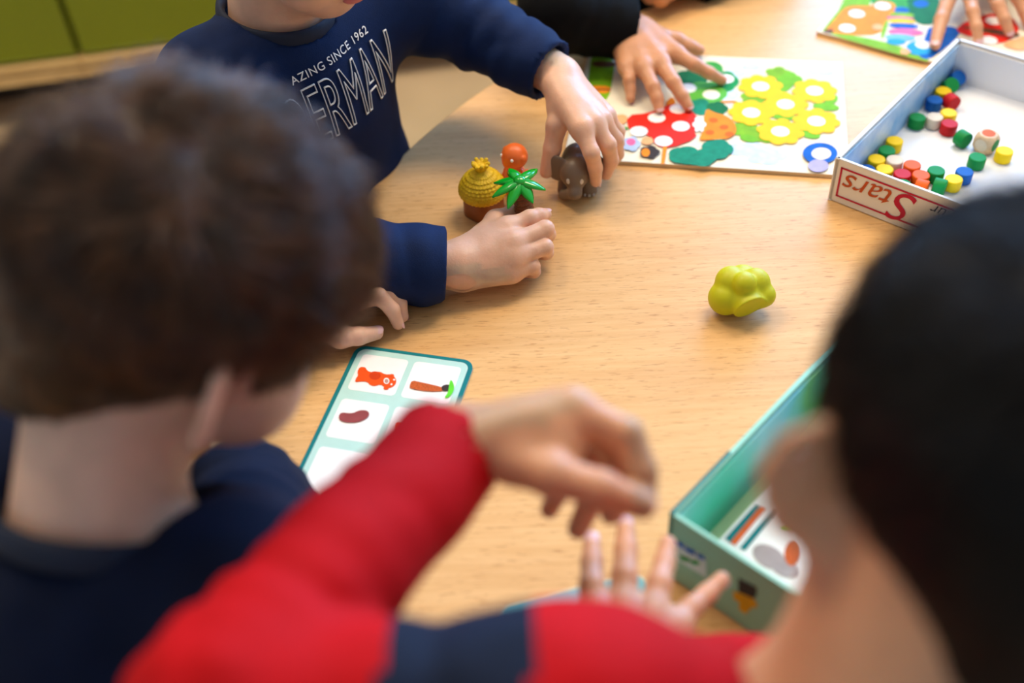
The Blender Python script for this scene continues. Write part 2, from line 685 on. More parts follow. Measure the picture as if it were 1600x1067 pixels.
RED, ORA, YEL = pm('red', 226, 40, 22), pm('orange', 243, 142, 24), pm('yellow', 250, 202, 0, 0.04)
LGR, GRN, DGR, TEA = pm('lime', 128, 184, 20, 0.15), pm('green', 60, 160, 62, 0.2), pm('dark_green', 14, 112, 62, 0.15), pm('teal', 22, 138, 108, 0.15, 160)
BLU, CYA, PIN, BRO, WHI = pm('blue', 14, 96, 190, 0.15), pm('cyan', 40, 160, 216), pm('pink', 232, 110, 160), pm('brown', 110, 70, 40), pm('white', 250, 248, 244, 0.01)
LAV, PBL, DRK, PEA = pm('lavender', 176, 170, 214), pm('pale_blue', 206, 226, 240, 0.12, 120), pm('dark', 60, 50, 46), pm('peach', 240, 176, 120)

b1c = [np.array(q) for q in ((0.121, 1.2075), (0.4165, 1.139), (0.3655, 0.9165), (0.070, 0.985))]
B1 = board('flower_puzzle_board', b1c, 'cream picture puzzle board with yellow flowers and white dots')
p = Printer(B1, BT, (900, 0), 3.636)
p.poly('grass_print', [(90, 300), (225, 330), (205, 480), (185, 560), (130, 600), (60, 520), (75, 400)], LGR, 2)
p.poly('path_print', [(95, 345), (228, 350), (222, 385), (90, 380)], BRO, 1)
p.poly('path_print', [(75, 485), (200, 490), (195, 530), (95, 530)], ORA, 1)
p.poly('path_print', [(90, 505), (195, 507), (195, 515), (90, 514)], BRO)
for cx, cy, rx, ry in ((980, 850, 120, 40), (1080, 890, 110, 45), (900, 420, 60, 25), (1400, 410, 90, 18), (860, 540, 60, 50), (1000, 380, 60, 18)):
    p.blob('water_print', cx, cy, rx, ry, PBL, 5, 0.12)
p.blob('tree_print', 765, 395, 70, 45, GRN)
p.blob('tree_print', 650, 455, 90, 60, DGR, 5, .08)
p.blob('tree_print', 845, 465, 78, 58, pm('mid_green', 24, 150, 74), 5, .06)
p.blob('tree_print', 735, 535, 120, 70, pm('leaf_green', 96, 186, 70), 6, .06)
p.blob('tree_print', 700, 610, 75, 45, TEA, 5, .08)
p.blob('tree_print', 800, 620, 62, 40, DGR, 5, .08)
p.blob('branch_print', 870, 580, 50, 7, ORA)
for x, y in ((850, 450), (768, 540), (636, 503)):
    p.disc('token_spot', x, y, 0.0098, WHI)
for x, y in ((960, 735), (1010, 560), (1150, 420), (1060, 770)):
    p.disc('leaf_print', x, y, 0.016, LGR, 5, .25)
for cx, cy, rx, ry, rot in ((1190, 470, 75, 45, -.7), (1250, 460, 40, 30, .2), (1420, 610, 75, 22, .1), (1180, 665, 70, 20, .1), (1330, 765, 58, 24, .2), (1450, 570, 40, 25, -.4), (980, 790, 50, 20, .2)):
    p.blob('leaf_print', cx, cy, rx, ry, pm('leaf', 118, 190, 24), 0, 0, rot)
for i, (x, y) in enumerate(((1048, 495), (1355, 520), (1190, 597), (995, 645), (1365, 693), (1160, 752))):
    p.disc('flower_print', x, y, 0.0262, YEL, 8, .16, 64, .3 * i)
    p.disc('token_spot', x, y, 0.0098, WHI)
p.poly('roof_print', [(190, 665), (290, 650), (290, 710), (205, 715)], PEA, 1)
p.poly('roof_print', [(500, 600), (545, 550), (570, 590), (540, 620)], ORA, 1)
p.blob('bush_print', 250, 735, 45, 14, GRN, 5, .1)
p.poly('roof_print', [(285, 660), (420, 648), (560, 585), (650, 625), (705, 690), (668, 745), (690, 790), (530, 850), (450, 832), (420, 770), (300, 752)], RED, 1)
for x, y in ((458, 675), (595, 723), (357, 752), (497, 808), (580, 625)):
    p.disc('token_spot', x, y, 0.0098, WHI)
p.poly('post_print', [(494, 840), (518, 838), (502, 938), (484, 936)], ORA)
p.poly('cat_print', [(740, 620), (790, 650), (850, 660), (900, 700), (915, 760), (870, 795), (780, 800), (690, 805), (720, 760), (705, 700), (730, 670)], ORA, 2)
for x, y in ((780, 690), (840, 730), (760, 760), (870, 770)):
    p.blob('cat_print', x, y, 26, 14, pm('dark_orange', 214, 104, 16))
p.blob('blossom_print', 700, 715, 34, 40, WHI, 6, .2)
p.blob('bush_print', 620, 890, 95, 50, TEA, 5, .06)
p.blob('bush_print', 800, 855, 90, 55, TEA, 5, .06)
p.blob('bush_print', 710, 905, 85, 48, TEA, 5, .06)
p.blob('coat_print', 315, 825, 48, 40, pm('coat', 176, 196, 226), 5, .1)
p.blob('coat_print', 312, 815, 26, 20, PIN)
p.blob('cap_print', 405, 808, 34, 22, PEA)
p.blob('hair_print', 418, 872, 55, 34, DRK, 5, .1)
p.blob('face_print', 395, 875, 24, 24, ORA)
p.blob('ring_print', 1385, 880, 98, 60, BLU)
p.blob('ring_print', 1375, 950, 58, 36, LAV)
p.blob('ring_print', 1392, 882, 56, 34, pm('ring_cream', 240, 232, 208))

b2a, b2b, b2d = np.array((0.465, 1.298)), np.array((0.405, 1.215)), np.array((0.513, 1.132))
e1, e2 = nrm(np.append(b2d - b2b, 0))[:2], nrm(np.append(b2a - b2b, 0))[:2]
b2c = [b2b, b2b + e1 * 0.30, b2b + e1 * 0.30 + e2 * 0.225, b2b + e2 * 0.225]
B2 = board('butterfly_puzzle_board', b2c, 'orange and green picture puzzle board under a spread hand')
p = Printer(B2, BT, (1260, 0), 4.638)
p.poly('grass_print', [(300, -120), (420, -120), (480, 20), (400, 120), (250, 180), (300, 250), (520, 290), (720, 350), (900, 430), (860, 450), (110, 235), (130, 200), (260, 40)], LGR, 1)
p.poly('grass_print', [(420, -200), (900, -150), (930, 60), (700, 200), (430, 10)], GRN, 1)
p.poly('orange_print', [(270, 60), (330, 40), (480, 45), (520, 0), (640, 20), (650, 80), (590, 130), (560, 230), (450, 265), (180, 240), (130, 225), (200, 150)], ORA, 1)
p.poly('orange_print', [(120, 220), (200, 205), (190, 245), (130, 240)], BRO, 1)
for x, y in ((365, 100), (295, 205), (552, 45)):
    p.disc('token_spot', x, y, 0.0098, WHI)
p.poly('treetop_print', [(740, -120), (950, -120), (980, 150), (870, 190), (780, 160), (730, 60)], DGR, 1)
p.blob('treetop_print', 830, 28, 55, 26, BLU)
p.poly('sea_print', [(890, 180), (1110, 200), (1115, 250), (1000, 360), (880, 440), (800, 400), (850, 300)], BLU, 1)
for cx, cy, rx, ry, m in ((690, 75, 55, 22, BLU), (690, 110, 90, 18, LGR), (680, 135, 100, 15, PIN), (690, 155, 100, 18, YEL), (705, 190, 110, 20, BLU), (720, 235, 130, 26, PIN), (680, 275, 110, 26, pm('wing_blue', 120, 190, 214)), (650, 305, 70, 22, CYA)):
    p.blob('wing_print', cx, cy, rx, ry, m, 0, 0, .05)
p.blob('body_print', 565, 215, 16, 70, LGR, 0, 0, .3)
p.blob('body_print', 515, 200, 40, 22, PEA)
p.blob('pond_print', 820, 350, 100, 52, CYA)
p.disc('token_spot', 845, 328, 0.0092, WHI)
p.blob('flower_print', 715, 378, 36, 22, PEA, 5, .2)
p.poly('cap_print', [(1080, 200), (1280, 100), (1480, 110), (1560, 240), (1400, 330), (1290, 290), (1110, 250)], RED, 1)
for x, y in ((1355, 155), (1322, 296)):
    p.disc('token_spot', x, y, 0.0098, WHI)
p.poly('stripe_print', [(1150, 190), (1500, 235), (1560, 260), (1500, 275), (1140, 215)], BRO, 1)
p.poly('ground_print', [(1400, 330), (1500, 290), (1620, 250), (1640, 330), (1560, 380)], PEA, 1)

# ================================================================== STARS BOX
BOXW = mat('box_white_card', rgb(238, 240, 244), 0.5, 0.015, 20)
BOXC = mat('box_cream_card', rgb(238, 228, 214), 0.5, 0.02, 40)


def cloud_mat():
    m = bpy.data.materials.new('sky_print')
    m.use_nodes = True
    nt = m.node_tree
    b = nt.nodes['Principled BSDF']
    tc = nt.nodes.new('ShaderNodeTexCoord')
    nz = nt.nodes.new('ShaderNodeTexNoise')
    nz.inputs['Scale'].default_value = 28
    nz.inputs['Detail'].default_value = 4
    nt.links.new(tc.outputs['Object'], nz.inputs['Vector'])
    rp = nt.nodes.new('ShaderNodeValToRGB')
    rp.color_ramp.elements[0].position = 0.35
    rp.color_ramp.elements[1].position = 0.68
    rp.color_ramp.elements[0].color = (*rgb(120, 178, 228), 1)
    rp.color_ramp.elements[1].color = (*rgb(206, 226, 244), 1)
    nt.links.new(nz.outputs['Fac'], rp.inputs['Fac'])
    nt.links.new(rp.outputs['Color'], b.inputs['Base Color'])
    b.inputs['Roughness'].default_value = 0.45
    return m


SKYP = cloud_mat()


def tray(name, corner, az_long, L, Wd, Hh, th, label, cat, mo, mi, mrim, mleft, lip=True):
    """open box; the corner is the near left one, the long side runs along az_long, the short one 90 degrees clockwise"""
    u = np.array([math.cos(az_long), math.sin(az_long), 0])
    v = np.array([u[1], -u[0], 0])
    c0 = np.array([corner[0], corner[1], TZ])
    e = empty(name, c0 + u * L / 2 + v * Wd / 2)
    tag(e, label, cat)
    ax = (u, v, up)
    box('bottom', c0 + u * L / 2 + v * Wd / 2 + up * 0.0018, (L / 2 - th, Wd / 2 - th, 0.0013), mi, e, ax)
    # each wall: outer board and inner lining
    walls = (('front_wall', c0 + v * Wd / 2, v, u, Wd), ('back_wall', c0 + u * L + v * Wd / 2, v, -u, Wd),
             ('side_wall', c0 + u * L / 2, u, v, L), ('side_wall', c0 + u * L / 2 + v * Wd, u, -v, L))
    for i, (nm, cc, d, inn, ln) in enumerate(walls):
        w = box(nm, cc + inn * th * 0.3 + up * (Hh / 2 + 0.0004), (ln / 2, th * 0.3, Hh / 2 - 0.0004), mo, e, (d, inn, up), 0.0006)
        inner = mleft if i == 2 else mi
        box('lining', cc + inn * th * 0.8 + up * (Hh / 2 - 0.001), (ln / 2 - th * 0.6, th * 0.2, Hh / 2 - 0.0022), inner, w, (d, inn, up), 0.0004)
        if lip:
            box('rim', cc + inn * th * 0.3 + up * (Hh + 0.0002), (ln / 2 - 0.0004, th * 0.3, 0.0007), mrim, w, (d, inn, up), 0.0003)
    return e, u, v, c0


SB_AZ = math.radians(47.4)
SB, su, sv, sc0 = tray('white_game_box', (0.3355, 0.8855), SB_AZ, 0.286, 0.262, 0.0515, 0.005,
                       'open white box full of coloured tokens with red lettering', 'box', BOXC, BOXW, BOXW, SKYP)


def wall_poly(name, pts, p0, nn, m, parent, off=0.0003):
    P3 = [onplane(x, y, p0, nn) + np.asarray(nn) * off for x, y in pts]
    return flat(name, P3, m, parent)


def strip_loop(name, A, Bq, C, Dq, w, nn, m, parent, off=0.0004):
    """rectangular printed frame line with corners A B C D (3D), line width w"""
    bm = bmesh.new()
    q = [np.asarray(a) for a in (A, Bq, C, Dq)]
    cen = sum(q) / 4
    for i in range(4):
        a, b = q[i], q[(i + 1) % 4]
        d = nrm(b - a)
        s = nrm(np.cross(nn, d)) * w / 2
        a, b = a - d * w / 2, b + d * w / 2
        vs = [bm.verts.new(Vector(pp + np.asarray(nn) * off)) for pp in (a - s, b - s, b + s, a + s)]
        bm.faces.new(vs)
    return bm_obj(name, bm, m, parent)


def text_mesh(body, size, x, y, nn, origin, m, parent, name='lettering', shear=0.0, outline=0.0, align='CENTER', ext=0.0, sx=1.0, space=1.0):
    cu = bpy.data.curves.new('t', 'FONT')
    cu.body = body
    cu.size = size
    cu.shear = shear
    cu.align_x = align
    cu.align_y = 'CENTER'
    cu.space_character = space
    cu.resolution_u = 6
    if outline:
        cu.fill_mode = 'NONE'
        cu.bevel_depth = outline
        cu.bevel_resolution = 1
    elif ext:
        cu.extrude = ext
    o = bpy.data.objects.new('t', cu)
    COL.objects.link(o)
    dg = bpy.context.evaluated_depsgraph_get()
    me = bpy.data.meshes.new_from_object(o.evaluated_get(dg))
    bpy.data.objects.remove(o, do_unlink=True)
    bpy.data.curves.remove(cu)
    for v in me.vertices:
        c = v.co
        v.co = Vector(np.asarray(origin) + np.asarray(x) * c.x * sx + np.asarray(y) * c.y + np.asarray(nn) * c.z)
    me.materials.clear()
    return link_mesh(name, me, m, parent, False)


sn = -su                                                   # outward normal of the front wall
fr = [c for c in SB.children if c.name.startswith('front_wall')][0]
CRIM = pm('crimson', 196, 34, 60, .05)
ORB = pm('rust', 196, 84, 36, .1)
f0 = sc0 + sv * 0.008 + up * 0.009
strip_loop('frame_line', f0, f0 + sv * 0.246, f0 + sv * 0.246 + up * 0.034, f0 + up * 0.034, 0.0021, sn, CRIM, fr)
tx = -nrm(np.cross(up, sn))
text_mesh('S', 0.050, tx, -up, sn, sc0 + sv * 0.080 + up * 0.0262 + sn * 0.0006, CRIM, fr, shear=0.35)
text_mesh('tars', 0.034, tx, -up, sn, sc0 + sv * 0.0665 + up * 0.0285 + sn * 0.0006, ORB, fr, shear=0.35, align='LEFT')
text_mesh('ur', 0.017, tx, -up, sn, sc0 + sv * 0.112 + up * 0.036 + sn * 0.0006, DRK, fr, shear=0.3)

# tokens -----------------------------------------------------------------
TOKC = {'blue': rgb(0, 92, 178), 'green': rgb(0, 138, 60), 'yellow': rgb(255, 212, 0), 'red': rgb(196, 14, 22), 'orange': rgb(240, 96, 14), 'plain': rgb(226, 212, 190), 'violet': rgb(70, 60, 150)}
TOK = [  # colour, zoom x, zoom y, pose, label
    ('blue', 798, 100, 'lean', 'blue round token leaning in the far corner of the box'),
    ('green', 762, 150, 'lean', 'green round token leaning near the far corner of the box'),
    ('yellow', 712, 185, 'up', 'yellow round token beside the far left wall of the box'),
    ('blue', 665, 235, 'up', 'blue round token standing upright near the far left wall'),
    ('red', 772, 250, 'side', 'red round token lying on its side beside the blue one'),
    ('yellow', 773, 325, 'up', 'yellow round token between the two red tokens'),
    ('green', 558, 342, 'up', 'green round token standing alone by the blue wall'),
    ('plain', 690, 350, 'up', 'plain wood round token beside the upright red token'),
    ('red', 778, 390, 'up', 'red round token standing next to the plain wood one'),
    ('green', 880, 475, 'side', 'green round token lying on its side behind the die'),
    ('green', 945, 590, 'up', 'green round token standing in front of the die'),
    ('yellow', 1105, 552, 'up', 'yellow round token furthest from the blue wall, beyond the die'),
    ('yellow', 448, 490, 'up', 'yellow round token at the top of the loose heap'),
    ('green', 405, 548, 'up', 'green round token in the heap behind the pale one'),
    ('yellow', 318, 590, 'up', 'yellow round token in the heap nearest the blue wall'),
    ('plain', 420, 608, 'up', 'pale wood round token in the middle of the heap'),
    ('blue', 268, 635, 'up', 'blue round token in the near left corner of the box'),
    ('yellow', 375, 660, 'up', 'yellow round token in the heap by the lettered wall'),
    ('red', 480, 685, 'up', 'red round token in the heap by the lettered wall'),
    ('orange', 522, 640, 'up', 'orange round token at the back of the heap'),
    ('orange', 588, 692, 'up', 'orange round token in the heap between red and green'),
    ('green', 685, 672, 'up', 'green round token at the back right end of the heap'),
    ('green', 512, 738, 'up', 'green round token half hidden by the lettered wall'),
    ('orange', 615, 748, 'side', 'orange round token lying on its side by the lettered wall'),
    ('green', 697, 752, 'side', 'green round token lying on its side by the lettered wall'),
    ('yellow', 790, 722, 'up', 'yellow round token standing at the right of the heap'),
    ('blue', 858, 682, 'up', 'blue round token standing beside the yellow at the heap end'),
    ('violet', 415, 712, 'up', 'violet round token peeking over the lettered wall'),
]
TKR, TKH = 0.0088, 0.0125
zf = 0.0034
P2 = []
for c, zx, zy, pose, lab in TOK:
    zz = zf + (TKH if pose == 'up' else TKR * 1.3)
    P2.append(T(1280 + zx / 3.81, 90 + zy / 3.81, zz)[:2])
die2 = T(1280 + 970 / 3.81, 90 + 505 / 3.81, 0.012)[:2]
P2.append(die2)
P2 = np.array(P2)
Rr = np.array([TKR + 0.0004] * len(TOK) + [0.0145])
for it in range(400):                                       # settle: push overlapping tokens apart, keep them inside the walls
    for i in range(len(P2)):
        for j in range(i + 1, len(P2)):
            d = P2[j] - P2[i]
            L = np.linalg.norm(d) + 1e-9
            ov = Rr[i] + Rr[j] - L
            if ov > 0:
                P2[i] -= d / L * ov * 0.5
                P2[j] += d / L * ov * 0.5
    q = P2 - sc0[:2]
    uu = np.clip(q @ su[:2], 0.0058 + Rr, 0.286 - 0.0058 - Rr)
    vv = np.clip(q @ sv[:2], 0.0058 + Rr, 0.262 - 0.0058 - Rr)
    P2 = sc0[:2] + uu[:, None] * su[:2] + vv[:, None] * sv[:2]
tok_meshes = {}


def tok_mesh(cname):
    if cname in tok_meshes:
        return tok_meshes[cname]
    r, h, b = TKR, TKH, 0.0011
    prof = [(r - b, 0), (r - b * .3, b * .3), (r, b), (r, h - b), (r - b * .3, h - b * .3), (r - b, h)]
    n = 28
    V = [(rr * math.cos(2 * math.pi * j / n), rr * math.sin(2 * math.pi * j / n), z - h / 2) for rr, z in prof for j in range(n)]
    Fc = [(i * n + j, i * n + (j + 1) % n, (i + 1) * n + (j + 1) % n, (i + 1) * n + j) for i in range(5) for j in range(n)]
    Fc += [tuple(range(n))[::-1], tuple(range(5 * n, 6 * n))]
    me = bpy.data.meshes.new('token_' + cname)
    me.from_pydata(V, [], Fc)
    me.materials.append(mat('token_' + cname, TOKC[cname], 0.55, 0.05, 140, spec=0.25))
    for pl in me.polygons:
        pl.use_smooth = len(pl.vertices) == 4
    tok_meshes[cname] = me
    return me


rng = random.Random(4)
for i, (c, zx, zy, pose, lab) in enumerate(TOK):
    o = bpy.data.objects.new('wooden_token', tok_mesh(c))
    COL.objects.link(o)
    tag(o, lab, 'token', 'round wooden tokens in the white box')
    x, y = P2[i]
    if pose == 'up':
        o.location = (x, y, TZ + zf + TKH / 2)
        o.rotation_euler = (0, 0, rng.uniform(0, 6))
    elif pose == 'side':
        o.location = (x, y, TZ + zf + TKR)
        o.rotation_euler = (math.pi / 2, 0, rng.uniform(0.3, 1.1))
    else:
        o.location = (x, y, TZ + zf + TKR * 0.93)
        o.rotation_euler = (math.radians(38), 0, rng.uniform(0.2, 0.8))

# die with coloured dots
dz = 0.0105
dc = np.array([P2[-1][0], P2[-1][1], TZ + zf + dz])
DIE = empty('wooden_die', (dc[0], dc[1], TZ + zf))
tag(DIE, 'pale wooden die with coloured dots beside green tokens', 'die')
Rz = np.array(Matrix.Rotation(math.radians(38), 3, 'Z'))


def die_f(P):
    q = (P - dc.astype(np.float32)) @ Rz.astype(np.float32)
    a = np.abs(q) - (dz - 0.003)
    d = np.linalg.norm(np.maximum(a, 0), axis=1) + np.minimum(a.max(1), 0) - 0.003
    return np.maximum(d, np.linalg.norm(q, axis=1) - dz * 1.32)


sdf_obj('body', die_f, dc - 0.014, dc + 0.014, 0.0006, mat('die_wood', rgb(220, 190, 150), 0.5, 0.08, 200), DIE)
for ax3, cn in (((0, 0, 1), 'orange'), ((-1, 0, 0), 'plain'), ((0, -1, 0), 'green'), ((1, 0, 0), 'red'), ((0, 1, 0), 'blue')):
    nn = Rz @ np.array(ax3, float)
    t1 = nrm(np.cross(nn, [0.3, 0.5, 0.8]))
    t2 = np.cross(nn, t1)
    P3 = [dc + nn * (dz + 0.00012) + (t1 * math.cos(a) + t2 * math.sin(a)) * 0.0068 for a in np.linspace(0, 2 * math.pi, 28, endpoint=False)]
    flat('dot', P3, mat('token_' + cn, TOKC[cn], 0.4), DIE)

# ================================================================== MINT BOX
MINT = mat('mint_card', rgb(150, 196, 164), 0.5, 0.03, 30)
MRIM = mat('mint_rim', rgb(150, 222, 200), 0.45, 0.02)
MINN = mat('mint_lining', rgb(190, 224, 170), 0.5, 0.04, 20)


def jungle_mat():
    m = bpy.data.materials.new('jungle_print')
    m.use_nodes = True
    nt = m.node_tree
    b = nt.nodes['Principled BSDF']
    tc = nt.nodes.new('ShaderNodeTexCoord')
    mp = nt.nodes.new('ShaderNodeMapping')
    mp.inputs['Rotation'].default_value = (0, 0, -math.radians(45.0))
    nt.links.new(tc.outputs['Object'], mp.inputs['Vector'])
    sx = nt.nodes.new('ShaderNodeSeparateXYZ')
    nt.links.new(mp.outputs['Vector'], sx.inputs[0])
    nz = nt.nodes.new('ShaderNodeTexNoise')
    nz.inputs['Scale'].default_value = 14
    nt.links.new(tc.outputs['Object'], nz.inputs['Vector'])
    ad = nt.nodes.new('ShaderNodeMath')
    ad.operation = 'MULTIPLY_ADD'
    ad.inputs[1].default_value = 0.10
    nt.links.new(nz.outputs['Fac'], ad.inputs[0])
    nt.links.new(sx.outputs['X'], ad.inputs[2])
    mr = nt.nodes.new('ShaderNodeMapRange')
    mr.inputs['From Min'].default_value = 0.44
    mr.inputs['From Max'].default_value = 0.70
    nt.links.new(ad.outputs[0], mr.inputs['Value'])
    rp = nt.nodes.new('ShaderNodeValToRGB')
    cr_ = rp.color_ramp
    cr_.elements[0].position = 0.0
    cr_.elements[0].color = (*rgb(140, 220, 230), 1)
    cr_.elements[1].position = 1.0
    cr_.elements[1].color = (*rgb(70, 160, 190), 1)
    for pos, c in ((0.22, (60, 220, 190)), (0.42, (150, 226, 240)), (0.62, (110, 210, 236)), (0.74, (120, 206, 140)), (0.88, (90, 190, 210))):
        el = cr_.elements.new(pos)
        el.color = (*rgb(*c), 1)
    nt.links.new(mr.outputs['Result'], rp.inputs['Fac'])
    nt.links.new(rp.outputs['Color'], b.inputs['Base Color'])
    b.inputs['Roughness'].default_value = 0.4
    return m


MH = 0.075
mcorner = T(1047, 803, MH)
mfar = T(1325, 513, MH)
maz = math.atan2(mfar[1] - mcorner[1], mfar[0] - mcorner[0])
mL = float(np.linalg.norm((mfar - mcorner)[:2]))
MB, mu, mv, mc0 = tray('mint_game_box', mcorner[:2], maz, mL, 0.20, MH, 0.005,
                       'open mint green game box with a sticker beside the black haired boy', 'box', MINT, MINN, MRIM, jungle_mat())
mn = -mu
mfw = [c for c in MB.children if c.name.startswith('front_wall')][0]
mo = (1000, 500)


def mz(pts):
    return [(1000 + x / 2.134, 500 + y / 2.134) for x, y in pts]


wall_poly('sticker', mz([(108, 722), (128, 802), (222, 858), (220, 790)]), mc0, mn, pm('sticker', 226, 232, 224, .03), mfw)
for pts in ([(112, 728), (118, 746), (150, 764), (146, 746)], [(150, 752), (154, 770), (186, 786), (184, 768)], [(190, 774), (192, 790), (218, 802), (216, 788)]):
    wall_poly('sticker_mark', mz(pts), mc0, mn, BLU, mfw, 0.0005)
for pts in ([(130, 780), (140, 800), (175, 808), (165, 792)], [(165, 800), (180, 815), (205, 812), (190, 798)]):
    wall_poly('sticker_leaf', mz(pts), mc0, mn, GRN, mfw, 0.0006)
wall_poly('emblem', mz([(328, 858), (328, 905), (378, 930), (390, 915), (390, 890)]), mc0, mn, DRK, mfw)
wall_poly('emblem', mz([(310, 902), (314, 930), (332, 940), (330, 962), (352, 980), (374, 958), (394, 956), (384, 930), (345, 912)]), mc0, mn, pm('mustard', 226, 162, 20), mfw, 0.0004)
# teal corner band along the left wall near the corner
msw = [c for c in MB.children if c.name.startswith('side_wall')][0]
box('corner_band', mc0 + mu * 0.036 + up * (MH + 0.0012) + mv * 0.0006, (0.036, 0.0012, 0.0004), pm('petrol', 20, 120, 124), msw, (mu, mv, up))

# ---- picture cards -------------------------------------------------------
TEAL = pm('card_teal', 8, 122, 128, .05)
MNT = pm('card_mint', 190, 230, 222, .03)


def rrect(L, Wd, r, n=8):
    out = []
    for cx, cy, a0 in ((L - r, Wd - r, 0), (r, Wd - r, 90), (r, r, 180), (L - r, r, 270)):
        for i in range(n + 1):
            a = math.radians(a0 + 90 * i / n)
            out.append((cx + r * math.cos(a), cy + r * math.sin(a)))
    return out


def card(name, o, u, v, L, Wd, z, label, teal=TEAL, th=0.0022, bw=0.004, fieldm=None):
    o, u, v = np.asarray(o)[:2], np.asarray(u)[:2], np.asarray(v)[:2]
    e = empty(name, (*(o + u * L / 2 + v * Wd / 2), TZ + z))
    tag(e, label, 'card', 'picture cards of the toy game')
    pt = [o + u * a + v * b for a, b in rrect(L, Wd, 0.011)]
    prism('backing', pt, TZ + z + 0.0003, TZ + z + th - 0.0003, pm('card_core', 150, 190, 190), e)
    prism('border', pt, TZ + z + th - 0.0003, TZ + z + th, teal, e)
    ctr = o + u * L / 2 + v * Wd / 2
    pt = [o + u * (bw + a) + v * (bw + b) for a, b in rrect(L - 2 * bw, Wd - 2 * bw, 0.008)]
    flat('field', [(*q, TZ + z + th + 0.0001) for q in pt], fieldm or MNT, e)
    return e


ca = T(559, 541)[:2]
cu_ = nrm(np.append(T(746, 567)[:2] - ca, 0))
cv_ = np.array([cu_[1], -cu_[0], 0])
CW_, CL_ = 0.1125, 0.236
CARD = card('picture_card', ca, cu_, cv_, CW_, CL_, 0.0, 'teal edged picture card beside the boy with brown hair')


def cpt(a, b, k=2):
    return np.array([*(ca + cu_[:2] * a + cv_[:2] * b), TZ + 0.0022 + 0.0001 * k])


TILE = pm('tile_white', 250, 250, 250, .01)
for row in range(4):
    for colm in range(2):
        a0, b0 = 0.0095 + colm * 0.0495, 0.0105 + row * 0.0555
        pt = [cpt(a0 + a, b0 + b) for a, b in rrect(0.044, 0.0445, 0.004)]
        flat('tile', pt, TILE, CARD)
cz = Printer(CARD, 0.0026, (430, 440), 3.335)
OR2 = pm('toy_orange', 240, 84, 14, .08)
cz.poly('bear_picture', [(440, 445), (470, 445), (480, 465), (510, 475), (545, 468), (575, 485), (600, 482), (628, 500), (632, 530), (610, 552), (575, 555), (550, 535), (520, 545), (495, 540), (480, 522), (450, 520), (415, 525), (420, 505), (432, 490), (428, 470)], OR2, 1)
cz.blob('bear_picture', 520, 490, 30, 22, pm('toy_orange_dark', 214, 62, 8))
cz.blob('bear_picture', 578, 556, 14, 8, OR2)
cz.blob('bear_picture', 608, 490, 12, 8, OR2)
cz.blob('bear_picture', 580, 518, 15, 16, WHI)
cz.blob('bear_picture', 580, 519, 10, 11, pm('muzzle', 200, 150, 140))
cz.blob('bear_picture', 606, 536, 5, 5, WHI)
cz.blob('bear_picture', 620, 512, 5, 5, WHI)
cz.poly('palm_picture', [(712, 515), (760, 525), (880, 552), (885, 572), (800, 575), (705, 560), (700, 545)], pm('trunk_print', 196, 92, 40, .35, 900), 1)
cz.poly('palm_picture', [(865, 545), (900, 535), (915, 548), (905, 572), (870, 572)], DRK, 1)
cz.poly('palm_picture', [(915, 510), (930, 530), (934, 560), (920, 590), (900, 608), (880, 606), (900, 580), (905, 550), (908, 530)], pm('frond_print', 100, 220, 50), 1)
cz.poly('elephant_picture', [(335, 680), (400, 690), (440, 670), (480, 672), (493, 690), (480, 715), (420, 740), (330, 730)], pm('elephant_print', 150, 70, 72), 2)
cz.poly('hut_picture', [(622, 740), (640, 728), (740, 755), (760, 790), (620, 800)], OR2, 1)

c2t = T(1003, 893)[:2]
c2u = nrm(np.append(T(830, 936)[:2] - c2t, 0))
c2v = np.array([-c2u[1], c2u[0], 0])
card('picture_card', c2t, c2u, c2v, 0.1125, 0.236, 0.0, 'pale teal picture card under the hand of the boy in red', teal=pm('card_cream', 226, 214, 176), bw=0.002, fieldm=pm('card_pale', 116, 196, 204, .03))
# card lying in the mint box
pL = T(1137, 838, .0248)
co = mc0 + mu * 0.009 + mv * (float((pL - mc0) @ mv) - .003)
card('picture_card', co, mu, mv, 0.17, 0.14, 0.022, 'white picture card with orange stripe inside the mint box', teal=pm('card_white', 246, 246, 246, .01))
ICARD = [o for o in COL.objects if o.name.startswith('picture_card')][-1]
cb = Printer(ICARD, 0.0248, (1000, 500), 2.134)
flat('field_print', [np.array([*((co + mu * a + mv * b)[:2]), TZ + 0.0246]) for a, b in rrect(0.168, 0.138, 0.008)], pm('card_white', 246, 246, 246), ICARD)
for pts, m in (([(283, 728), (385, 615), (400, 622), (300, 742)], TEAL), ([(300, 742), (400, 622), (418, 630), (318, 752)], pm('stripe_orange', 226, 104, 50)), ([(332, 760), (440, 632), (456, 640), (350, 770)], TEAL)):
    cb.poly('stripe', pts, m)
cb.blob('elephant_picture', 430, 790, 60, 36, pm('grey_lilac', 168, 156, 158), 0, 0, .5)
cb.blob('elephant_picture', 480, 825, 50, 30, pm('grey_lilac', 168, 156, 158), 0, 0, .5)
cb.blob('leaf_picture', 492, 698, 26, 9, pm('frond_print', 100, 220, 50))
cb.blob('hut_picture', 505, 780, 24, 40, pm('trunk_print', 196, 92, 40))
box('card_stack', co + mu * 0.085 + mv * 0.07 + up * 0.0128, (0.083, 0.068, 0.0092), pm('stack_edge', 236, 232, 222), ICARD, (mu, mv, up))

